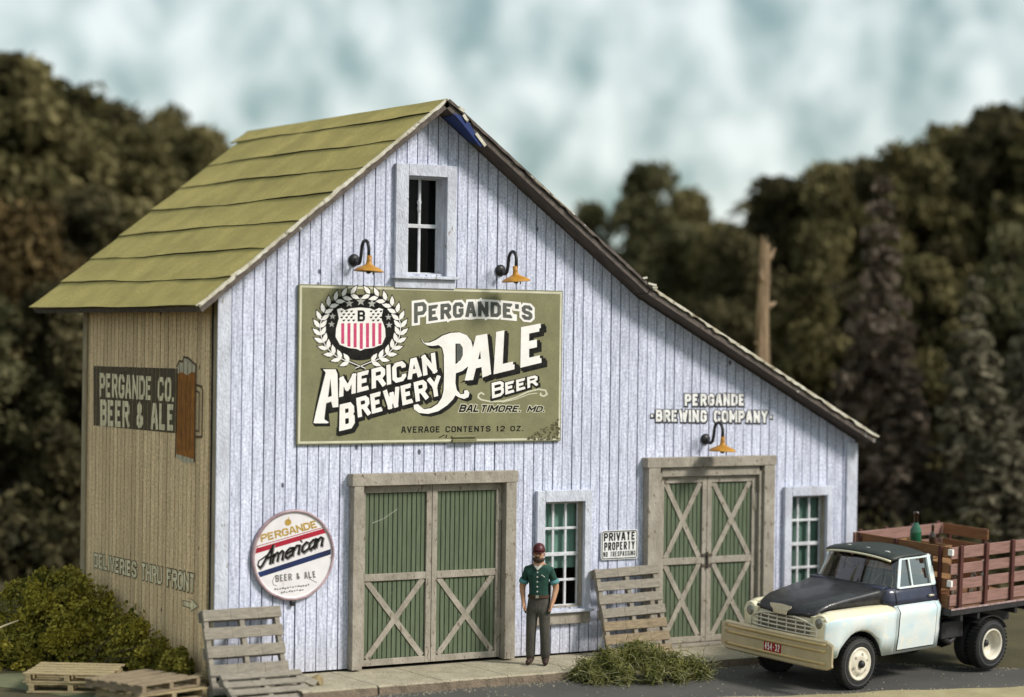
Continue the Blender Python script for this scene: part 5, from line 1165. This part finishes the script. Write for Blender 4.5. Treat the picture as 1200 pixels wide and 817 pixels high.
for z in (0.74, 0.80, 0.86, 0.92, 0.98):
    pth = [(gx(y,.018), y, z) for y in yy if gz(y) > z+.005]; gb.tube(pth, 0.014, 6)
for y in (-.42,-.26,-.09,.09,.26,.42): gb.tube([(gx(y,.014), y, gzb(y)), (gx(y,.014), y, gz(y))], 0.010, 6)
gb.build('grille_bars', CHROME, nose, smooth=True)
for s in (1, -1):
    M = Matrix.Translation((0.665, s*0.665, 0.985)) @ Matrix.Rotation(R(90), 4, 'Y') @ Matrix.Rotation(R(-7*s), 4, 'X')
    b = MB(); b.lathe([(0.125,-0.08),(0.130,0.0),(0.122,0.03),(0.10,0.035),(0.092,0.02)], M, 28, cap=False); h_ = b.build('headlight', CREAM_LIT, TR, smooth=True)
    b = MB(); b.lathe([(0.001,0.055),(0.04,0.052),(0.075,0.040),(0.096,0.018),(0.096,0.005)], M, 24); b.build('lens', mat('headlight_lens', (0.30,0.29,0.26), (0.22,0.21,0.19), rough=0.12, metal=0.6), h_, smooth=True)
# --- bonnet
hb = MB(); rows = []
for x, hw, z0, z1, zc_ in ((0.755,0.50,1.02,1.035,1.045),(0.745,0.515,1.06,1.08,1.10),(0.715,0.53,1.105,1.135,1.15),(0.62,0.55,1.135,1.185,1.195),(0.40,0.57,1.15,1.225,1.245),(0.10,0.595,1.155,1.27,1.295),(-0.25,0.63,1.16,1.31,1.335),(-0.52,0.665,1.165,1.345,1.365),(-0.66,0.69,1.165,1.365,1.385)):
    fx_ = lambda y: x-0.10*(abs(y)/0.55)**2.2*(1 if x > .5 else 0)
    rows.append([(fx_(hw+.015), hw+0.015, z0-0.02), (fx_(hw+.012), hw+0.012, z1-.035), (fx_(hw), hw-0.002, z1-0.008), (fx_(hw-.03), hw-0.03, z1+.001), (fx_(hw*.5), hw*0.5, zc_-.004), (fx_(.16), 0.16, zc_), (x, 0.0, zc_+0.006)])
full = [r_+[(p[0],-p[1],p[2]) for p in r_[-2::-1]] for r_ in rows]
hb.grid(full); bon = hb.build('bonnet', TBLACK, TR, smooth=True, solid=0.012)
# drooping lip in front of the badge
lb = MB(); yl_ = np.linspace(-0.50, 0.50, 17)
lb.grid([[(nose_x(y)+0.022, y, 1.11) for y in yl_], [(nose_x(y)+0.035, y, 1.075-0.055*math.cos(y/0.5*math.pi/2)**2) for y in yl_]]); lb.build('bonnet_lip', TBLACK, bon, smooth=True, solid=0.014)
em = MB(); eo = lambda y, z: (nose_x(y)+0.058-0.22*max(0, z-1.10), y, z)
em.prism([eo(0.205,1.165),eo(0.195,1.13),eo(0.135,1.09),eo(0.12,1.035),eo(-0.12,1.035),eo(-0.135,1.09),eo(-0.195,1.13),eo(-0.205,1.165),eo(0,1.178)], (0.012,0,0.004)); em.build('bonnet_badge', mat('badge_cream', (0.66,0.58,0.44), (0.55,0.45,0.32), rough=0.4, scale=14), bon, bevel=.003)
# --- bumper with three raised beads
bm_ = MB(); yb_ = np.linspace(-1.05, 1.05, 23)
bx = lambda y: 0.90-0.055*(abs(y)/1.05)**2.5
rowsb = []
for z, e in ((0.41,-.02),(0.425,0.0),(0.78,0.0),(0.80,-.018)): rowsb.append([(bx(y)+e, y, z+(0.05*(1 if z < .6 else -1)*max(0, (abs(y)-.93)/.12)**2)) for y in yb_])
bm_.grid(rowsb)
bump = bm_.build('bumper', GOLDB, TR, smooth=False, solid=0.055, bevel=0.012)
bb_ = MB()
for z in (0.745, 0.655, 0.485): bb_.tube([(bx(y)+0.016, y, z) for y in yb_[1:-1]], 0.028, 8)
bb_.build('bumper_bead', mat('bead_gold', (0.58,0.44,0.22), (0.50,0.38,0.2), rough=0.32, metal=0.5, scale=5), bump, smooth=True)
b = MB(); b.box(0.70,0.90,-0.62,-0.52,0.52,0.64); b.box(0.70,0.90,0.52,0.62,0.52,0.64); b.build('bumper_bracket', FRAMEB, TR)
pl_ = MB(); pl_.box(0.918,0.930,-0.165,0.165,0.50,0.645); plate = pl_.build('number_plate', mat('plate_red', (0.33,0.012,0.012), (0.27,0.01,0.01), rough=0.4), bump, bevel=.004)
fpn = Flat(lambda p, l: (0.9312+0.0008*l, float(p[0]), float(p[1])))
fpn.text('w', '454-32', (-0.14,0.625), (0.14,0.625), (0.14,0.525), (-0.14,0.525), 0.15, 0, gap=0.16); fpn.build({'w': ('plate_number', SIGNW)}, plate)
# --- cab
cb = MB()
for s in (1, -1):
    xs_ = (-0.735, -1.0, -1.3, -1.6, -1.72, -1.78); rws = []
    for x in xs_:
        k = 1 if x > -1.7 else (0.99 if x > -1.75 else 0.955)
        rws.append([(x, s*0.795*k, 0.43), (x, s*0.835*k, 0.70), (x, s*0.85*k, 0.94), (x, s*0.858*k, 1.03), (x, s*0.846*k, 1.056), (x, s*0.808*k, 1.10), (x, s*0.80*k, 1.125)])
    cb.grid(rws)
cb.add([(-1.78,.76,.43),(-1.78,-.76,.43),(-1.78,-.76,1.125),(-1.78,.76,1.125)], [(0,1,2,3)])
cab = cb.build('cab', CREAM, TR, smooth=True, weld=True, solid=0.012)
cu = MB()
for s in (1, -1):
    rws = []
    for x, dy in ((-0.60,-.085),(-0.735,-.012),(-1.0,0),(-1.3,0),(-1.6,0),(-1.72,-.006),(-1.775,-.035)):
        rws.append([(x, s*(0.802+dy), 1.118), (x, s*(0.785+dy), 1.20), (x, s*(0.762+dy), 1.29), (x, s*(0.735+dy), 1.352), (x, s*(0.66+dy), 1.362)])
    cu.grid(rws)
cu.grid([[(-0.60, y, 1.12), (-0.60, y, 1.375), (-0.72, y, 1.385)] for y in np.linspace(-0.70, 0.70, 9)])
cu.add([(-1.77,.74,1.12),(-1.77,-.74,1.12),(-1.77,-.70,1.36),(-1.77,.70,1.36)], [(0,1,2,3)])
cu.build('cab_shoulder', TNAVY, cab, smooth=True, weld=True, solid=0.01)
for s in (1, -1):
    d_ = MB(); sm_ = MB()
    def dp(x, z, e):
        zs = (0.43,0.70,0.94,1.03,1.056,1.10,1.125); yv = (0.80,0.838,0.85,0.858,0.846,0.808,0.80); return (x, s*(np.interp(z, zs, yv)+e), z)
    zz = (0.485,0.60,0.70,0.84,0.94,1.03,1.056,1.10,1.114)
    sm_.grid([[dp(x, z, 0.0085) for z in (0.468,)+zz[1:-1]+(1.116,)] for x in (-0.797, -1.2, -1.643)]); d_.grid([[dp(x, z, 0.0125) for z in zz] for x in (-0.81, -1.2, -1.63)])
    dd = d_.build('door', CREAM, TR, smooth=True); sm_.build('door_seam', LINEK, dd)
    hd_ = MB(); hd_.tube([(-1.50, s*0.815, 1.215), (-1.60, s*0.815, 1.212)], 0.016, 8); hd_.build('handle', CHROME, dd, smooth=True)
    vs_ = MB(); vs_.bar((-0.80, s*0.806, 1.13), (-0.80, s*0.757, 1.345), 0.012, 0.004, (0, s, .2)); vs_.bar((-1.635, s*0.806, 1.13), (-1.635, s*0.757, 1.345), 0.012, 0.004, (0, s, .2)); vs_.build('shoulder_seam', LINEK, dd)
    mr_ = MB(); mr_.box(-0.95, -0.70, min(s*.80, s*.795), max(s*.80, s*.795), 1.34, 1.352); 
# pillars, roof, glass
WB = [(-0.60, 0.0, 1.385), (-0.66, 0.45, 1.38), (-0.78, 0.66, 1.37), (-0.885, 0.725, 1.36)]
WT = [(-0.865, 0.0, 1.775), (-0.885, 0.40, 1.772), (-0.945, 0.575, 1.765), (-1.02, 0.625, 1.76)]
fullB = [(x,-y,z) for x, y, z in WB[:0:-1]]+WB; fullT = [(x,-y,z) for x, y, z in WT[:0:-1]]+WT
g_ = MB(); g_.grid([fullB, fullT]); ws = g_.build('windscreen', TGLASS, TR, smooth=True)
rub_ = MB(); rub_.tube(fullB, 0.018, 6); rub_.tube(fullT, 0.016, 6); rub_.build('windscreen_seal', TBLACK, ws, smooth=True)
for s in (1, -1):
    pi_ = MB()
    pi_.bar((-0.885, s*.728, 1.352), (-1.02, s*.63, 1.77), 0.05, 0.03, (0.3, s, 0.2))
    pi_.build('front_pillar', CREAM, cab, bevel=.006)
for s in (1, -1):
    b = MB(); b.bar((-1.665, s*.728, 1.352), (-1.635, s*.63, 1.77), 0.10, 0.035, (0, s, 0.2)); b.bar((-1.20, s*.735, 1.352), (-1.19, s*.638, 1.77), 0.032, 0.02, (0, s, 0.2)); b.bar((-1.02, s*.63, 1.765), (-1.66, s*.63, 1.765), 0.05, 0.03, (0, s, 0.2)); b.bar((-0.90, s*.737, 1.358), (-1.70, s*.737, 1.358), 0.03, 0.02, (0, s, 0.3))
    b.build('window_frame', CREAM, cab, bevel=.005)
    g_ = MB(); g_.add([(-0.91, s*.725, 1.36),(-1.66, s*.725, 1.36),(-1.63, s*.628, 1.77),(-1.03, s*.628, 1.77)], [(0,1,2,3)]); g_.build('side_glass', SGLASS, TR)
rf = MB(); rows = []
for x, k, zo in ((-0.80,0.93,1.765),(-0.83,0.965,1.79),(-0.90,0.99,1.81),(-1.10,1.0,1.825),(-1.40,1.0,1.825),(-1.62,0.985,1.812),(-1.70,0.95,1.785),(-1.72,0.92,1.755)):
    rows.append([(x-0.06*(abs(y)/.66)**3*(1 if x > -1.0 else 0), y*k, zo-0.035*(abs(y)/.66)**3+0.028*(1-(y/.66)**2)) for y in np.linspace(-.665, .665, 15)])
rf.grid(rows); roof = rf.build('cab_roof', mat('roof_black_green', (0.016,0.022,0.019), (0.028,0.034,0.03), rough=0.5, scale=8), TR, smooth=True, solid=0.03)
vb = MB(); vb.tube([(x-0.06*(abs(y)/.66)**3, y*.93, 1.768-0.035*(abs(y)/.66)**3+0.02*(1-(y/.66)**2)) for y in np.linspace(-.66,.66,15) for x in (-0.795,)], 0.018, 6); vb.build('visor_trim', CREAM_LIT, roof, smooth=True)
for y in (-0.30, 0.06, 0.42):
    b = MB(); b.lathe([(0.001,.018),(.03,.015),(.045,.0)], Matrix.Translation((-1.0, y, 1.845-.035*(abs(y)/.66)**3)) @ Matrix.Diagonal((.75,1.2,1,1)), 14); b.build('roof_lamp', mat('lamp_pale', (0.45,0.46,0.42)), roof, smooth=True)
# rear wall with two panes
rwl = MB()
for a, b_2 in ((-.70,-.56),(-.03,.03),(.56,.70)): rwl.box(-1.70,-1.675,a,b_2,1.36,1.77)
rwl.box(-1.70,-1.675,-.70,.70,1.36,1.44); rwl.box(-1.699,-1.676,-.66,.66,1.70,1.775); rwl.build('rear_window_frame', TBLACK, cab)
# cab inside
st_ = MB(); st_.box(-1.62,-1.15,-.66,.66,0.82,0.98); st_.box(-1.66,-1.50,-.66,.66,0.98,1.43); st_.build('bench_seat', mat('seat_brown', (0.14,0.075,0.04), (0.08,0.045,0.03), rough=0.6), TR, bevel=0.03)
ds = MB(); ds.box(-0.92,-0.66,-.66,.66,1.15,1.345); ds.build('dashboard', mat('dash_grey', (0.05,0.045,0.04), (0.09,0.085,0.075)), TR, bevel=0.02)
sw_ = MB(); Msw = Matrix.Translation((-1.02,0.34,1.36)) @ Matrix.Rotation(R(58), 4, 'Y'); ring = [Msw @ Vector((.17*math.cos(a), .17*math.sin(a), 0)) for a in np.linspace(0, 2*math.pi, 25)]; sw_.tube(ring, 0.013, 6); sw_.tube([Msw @ Vector((-.17,0,0)), Msw @ Vector((.17,0,0))], .009, 6); sw_.tube([Msw @ Vector((0,0,0)), Msw @ Vector((0,0,-.25))], .014, 6); sw_.build('steering_wheel', mat('wheel_tan', (0.35,0.26,0.15)), TR, smooth=True)
flr = MB(); flr.box(-1.76,-0.55,-.74,.74,0.50,0.53); flr.build('cab_floor', FRAMEB, TR)
# --- chassis and wheels
ch = MB()
for s in (1, -1): ch.box(-3.9, 0.72, s*.42-.04, s*.42+.04, 0.58, 0.72)
for x in (-3.6,-2.6,-1.9,-0.9): ch.box(x-.04,x+.04,-.379,.379,0.60,0.70)
ch.box(-0.5,0.55,-.36,.36,0.45,0.95); ch.build('chassis', FRAMEB, TR)
for x in (0.0, -2.87):
    b = MB(); b.tube([(x,-.72,.37),(x,.72,.37)], 0.06, 10)
    if x < -1: b.lathe([(0.001,-.2),(.13,-.14),(.19,0),(.13,.14),(.001,.2)], Matrix.Translation((x,0,.37)), 16); b.tube([(x,0,.40),(-0.4,0,.55)], 0.05, 8)
    b.build('axle', FRAMEB, TR, smooth=True)
tk_ = MB(); tk_.box(-2.45,-1.95,0.50,0.72,0.50,0.76); tk_.tube([(-2.05,.66,.50),(-2.2,.66,.43),(-2.3,.66,.5)], .05, 8); tk_.build('fuel_tank', FRAMEB, TR, bevel=.03)
def wheel(x, y, s, dual=False, steer=0.0):
    Rw, wd = 0.372, 0.20
    M = Matrix.Translation((x, y, Rw)) @ Matrix.Rotation(steer, 4, 'Z') @ Matrix.Rotation(R(-90*s), 4, 'X')   # local z -> outward
    def tyre(z0): return [(0.225,z0-wd*.42),(0.255,z0-wd*.5),(0.325,z0-wd*.5),(0.358,z0-wd*.42),(Rw,z0-wd*.30),(Rw,z0+wd*.30),(0.358,z0+wd*.42),(0.325,z0+wd*.5),(0.255,z0+wd*.5),(0.225,z0+wd*.42)]
    r_ = MB(); r_.lathe(tyre(0), M, 40, cap=False); w_ = r_.build('wheel', RUBBER, TR, smooth=False)
    gr_ = MB()
    for k in range(40):
        a = 2*math.pi*k/40; 
        for zz_ in (-.065, .0, .065):
            p0 = M @ Vector((Rw*math.cos(a), Rw*math.sin(a), zz_-.028)); p1 = M @ Vector((Rw*math.cos(a+.04), Rw*math.sin(a+.04), zz_+.028)); n_ = (M.to_3x3() @ Vector((math.cos(a), math.sin(a), 0)))
            gr_.bar(p0-n_*.004, p1-n_*.004, 0.030, 0.010, n_)
    gr_.build('tread', RUBBER, w_)
    if dual: b = MB(); b.lathe(tyre(-0.25), M, 40, cap=False); b.build('inner_tyre', RUBBER, w_, smooth=False)
    sg = MB(); sg.lathe([(0.300,.101),(0.304,.1035),(0.318,.1035),(0.322,.101)], M, 40, cap=False); sg.build('tyre_line', mat('tyre_grey', (0.06,0.06,0.065)), w_)
    rm = MB()
    if dual: rm.lathe([(0.232,.085),(0.238,.104),(0.226,.112),(0.205,.10),(0.195,.05),(0.185,-.02),(0.10,-.035),(0.001,-.035)], M, 36, cap=False)
    else: rm.lathe([(0.232,.08),(0.240,.102),(0.228,.112),(0.205,.094),(0.175,.090),(0.150,.118),(0.105,.128),(0.085,.122),(0.001,.122)], M, 36)
    rim_ = rm.build('rim', RIMW, w_, smooth=True)
    h = MB(); z_ = -.035 if dual else .122
    h.lathe([(0.058,z_),(0.05,z_+.035),(0.03,z_+.055),(0.001,z_+.06)], M, 16); h.build('hub_cap', BLACK, w_, smooth=True)
    if not dual:
        for k in range(6):
            a = 2*math.pi*k/6+.3; c = M @ Vector((.135*math.cos(a), .135*math.sin(a), .118)); b = MB(); b.lathe([(0.026,-.002),(0.022,.007),(0.001,.009)], Matrix.Translation(c) @ M.to_3x3().to_4x4(), 10); b.build('rim_hole', mat('rim_shade', (0.40,0.36,0.30)), w_)
    return w_
wheel(0, 0.725, 1, steer=R(0)); wheel(0, -0.725, -1); wheel(-2.87, 0.84, 1, True); wheel(-2.87, -0.84, -1, True)
for s in (1, -1):
    mg = MB()
    mg.grid([[(-2.87+.46*math.cos(a), y, .36+.44*math.sin(a)) for a in np.linspace(.9, 2.6, 9)] for y in (s*.50, s*.90)])
    mg.build('mudguard', FRAMEB, TR, solid=.015)
# --- stake bed
BX0, BX1, BYW = -1.80, -3.98, 0.985
bd = MB(); bd.box(BX1, BX0, -BYW, BYW, 0.90, 1.00); bd.box(BX1+.1, BX0-.05, -.55, -.45, 0.72, 0.899); bd.box(BX1+.1, BX0-.05, .45, .55, 0.72, 0.899)
for x in (-2.1,-2.5,-3.4,-3.8): bd.box(x-.03, x+.03, -BYW+.03, BYW-.03, 0.80, 0.8995)
bed = bd.build('bed_frame', FRAMEB, TR, bevel=.006)
fl2 = MB()
for k in range(11): y = -BYW+.06+k*(2*BYW-.12)/11; fl2.box(BX1+.03, BX0-.03, y+.004, y+(2*BYW-.12)/11-.004, 1.0005, 1.018)
fl2.build('bed_floor', STAKEB, bed)
edg = MB(); edg.box(BX1, BX0, BYW+.0005, BYW+.012, 0.985, 1.012); edg.build('worn_edge', mat('worn_pink', (0.45,0.33,0.32), (0.2,0.13,0.13), scale=9), bed)
SL = ((1.04,1.20),(1.28,1.43),(1.51,1.66),(1.735,1.90))
def stake_side(y, s, name, xa=BX0-.02, xb=BX1+.02, posts=(-1.90,-2.02,-2.62,-3.25,-3.88), slat_m=STAKE):
    e = bpy.data.objects.new(name, None); COL.objects.link(e); e.parent = TR
    b = None
    for k, (z0, z1) in enumerate(SL):
        b = MB(); b.box(xb, xa, y-.013, y+.013, z0+rng.uniform(-.006,.006), z1+rng.uniform(-.006,.006)); b.build('slat', slat_m, e, bevel=.004)
    for x in posts[1:]:
        b = MB(); b.box(x-.035, x+.035, min(y+s*.0135, y+s*.055), max(y+s*.0135, y+s*.055), 0.985, 1.925); b.build('post', POSTM, e, bevel=.004)
        for z0, z1 in SL[::3]:
            b = MB(); b.lathe([(.012,0),(.010,.006),(.001,.008)], Matrix.Translation((x, y+s*.0555, (z0+z1)/2)) @ Matrix.Rotation(R(-90*s),4,'X'), 8); b.build('bolt', IRON, e)
    return e
stake_side(BYW-.055, 1, 'left_stake_panel'); stake_side(-BYW+.055, -1, 'right_stake_panel')
def stake_end(x, s, name, ya, yb, posts):
    e = bpy.data.objects.new(name, None); COL.objects.link(e); e.parent = TR
    for k, (z0, z1) in enumerate(SL): b = MB(); b.box(x-.013, x+.013, ya, yb, z0+.004, z1+.004); b.build('slat', STAKEB, e, bevel=.004)
    for y in posts: b = MB(); b.box(min(x+s*.0135,x+s*.05), max(x+s*.0135,x+s*.05), y-.03, y+.03, 0.99, 1.91); b.build('post', POSTM, e, bevel=.004)
    return e
stake_end(BX0-.045, 1, 'front_stake_panel', -BYW+.09, BYW-.09, (-.80,-.1,.74)); stake_end(BX1+.045, -1, 'rear_stake_panel', -BYW+.09, -0.02, (-.80,-.12))
for z in (1.79, 1.33): 
    b = MB(); b.box(BX0-.035, BX0+.012, BYW-.088, BYW-.008, z, z+.09); b.build('corner_plate', SIGNW, TR, bevel=.005)
# --- bottles and crate in the bed
BOT = mat('green_bottle', (0.012,0.115,0.055), (0.008,0.08,0.04), rough=0.12, spec=0.6, scale=3, coat=0.5); DKB = mat('brown_bottle', (0.05,0.025,0.015), (0.03,0.015,0.01), rough=0.15, spec=0.6, coat=0.4); CLR = glass_mat('clear_bottle', (0.80,0.84,0.84), 0.18, 0.05)
def bottle(x, y, z, H, m, cap, label, name='bottle', group='bottles in the truck bed'):
    w0 = TR.matrix_world @ Vector((x, y, z)); r_ = bpy.data.objects.new(name, None); COL.objects.link(r_); r_.matrix_world = Matrix.Translation(w0) @ TR.matrix_world.to_3x3().to_4x4(); tag(r_, label, 'bottle', group)
    b = MB(); rr = H*.15; b.lathe([(rr*.85,0),(rr,H*.02),(rr,H*.46),(rr*.92,H*.55),(rr*.55,H*.66),(rr*.36,H*.73),(rr*.33,H*.93),(rr*.42,H*.94),(rr*.42,H*.97),(rr*.3,H*.985)], None, 22); b.build('body', m, r_, smooth=True)
    b = MB(); b.lathe([(rr*.40,H*.72),(rr*.385,H*.93),(rr*.47,H*.935),(rr*.47,H*1.0),(0.001,H*1.005)], None, 16); b.build('neck_foil', cap, r_, smooth=True)
    return r_
crate = bpy.data.objects.new('wooden_crate', None); COL.objects.link(crate); crate.matrix_world = TR.matrix_world @ Matrix.Translation((-2.62,-.40,1.0185)); tag(crate, 'open brown wooden crate standing in the truck bed', 'crate')
b = MB(); b.box(-.34,.34,-.42,.42,0,.03); b.build('bottom', STAKEB, crate)
for nm, bx_ in (('side_board',(-.34,.34,-.44,-.421)),('side_board',(-.34,.34,.421,.44)),('end_board',(-.36,-.3405,-.44,.44)),('end_board',(.3405,.36,-.44,.44))):
    b = MB()
    for k in range(4): b.box(*bx_, .035+k*.175, .035+k*.175+.16)
    b.build(nm, mat('crate_wood', (0.34,0.19,0.085), (0.22,0.12,0.05), scale=4, stretch=(1,1,6), bump=.2), crate, bevel=.004)
b = MB(); b.box(-.33,.33,-.41,.41,.58,.66); b.build('straw', mat('straw', (0.40,0.27,0.12), (0.26,0.16,0.07), scale=18, bump=1.0), crate)
bottle(-2.42,-.22,1.0185+.66,0.58,BOT,DKB,'green bottle with dark foil neck standing tallest in the crate')
bottle(-2.80,-.20,1.0185+.66-.0,0.36,DKB,DKB,'dark brown bottle neck sticking up behind the green bottle')
for x, y, lb_ in ((-2.35,.62,'clear bottle behind the left stake panel, nearest the cab'),(-2.72,.66,'clear bottle in the middle of the row behind the left stake panel'),(-3.05,.60,'clear bottle behind the left stake panel, nearest the tailgate')): bottle(x, y, 1.0185, 0.56, CLR, SIGNW, lb_)
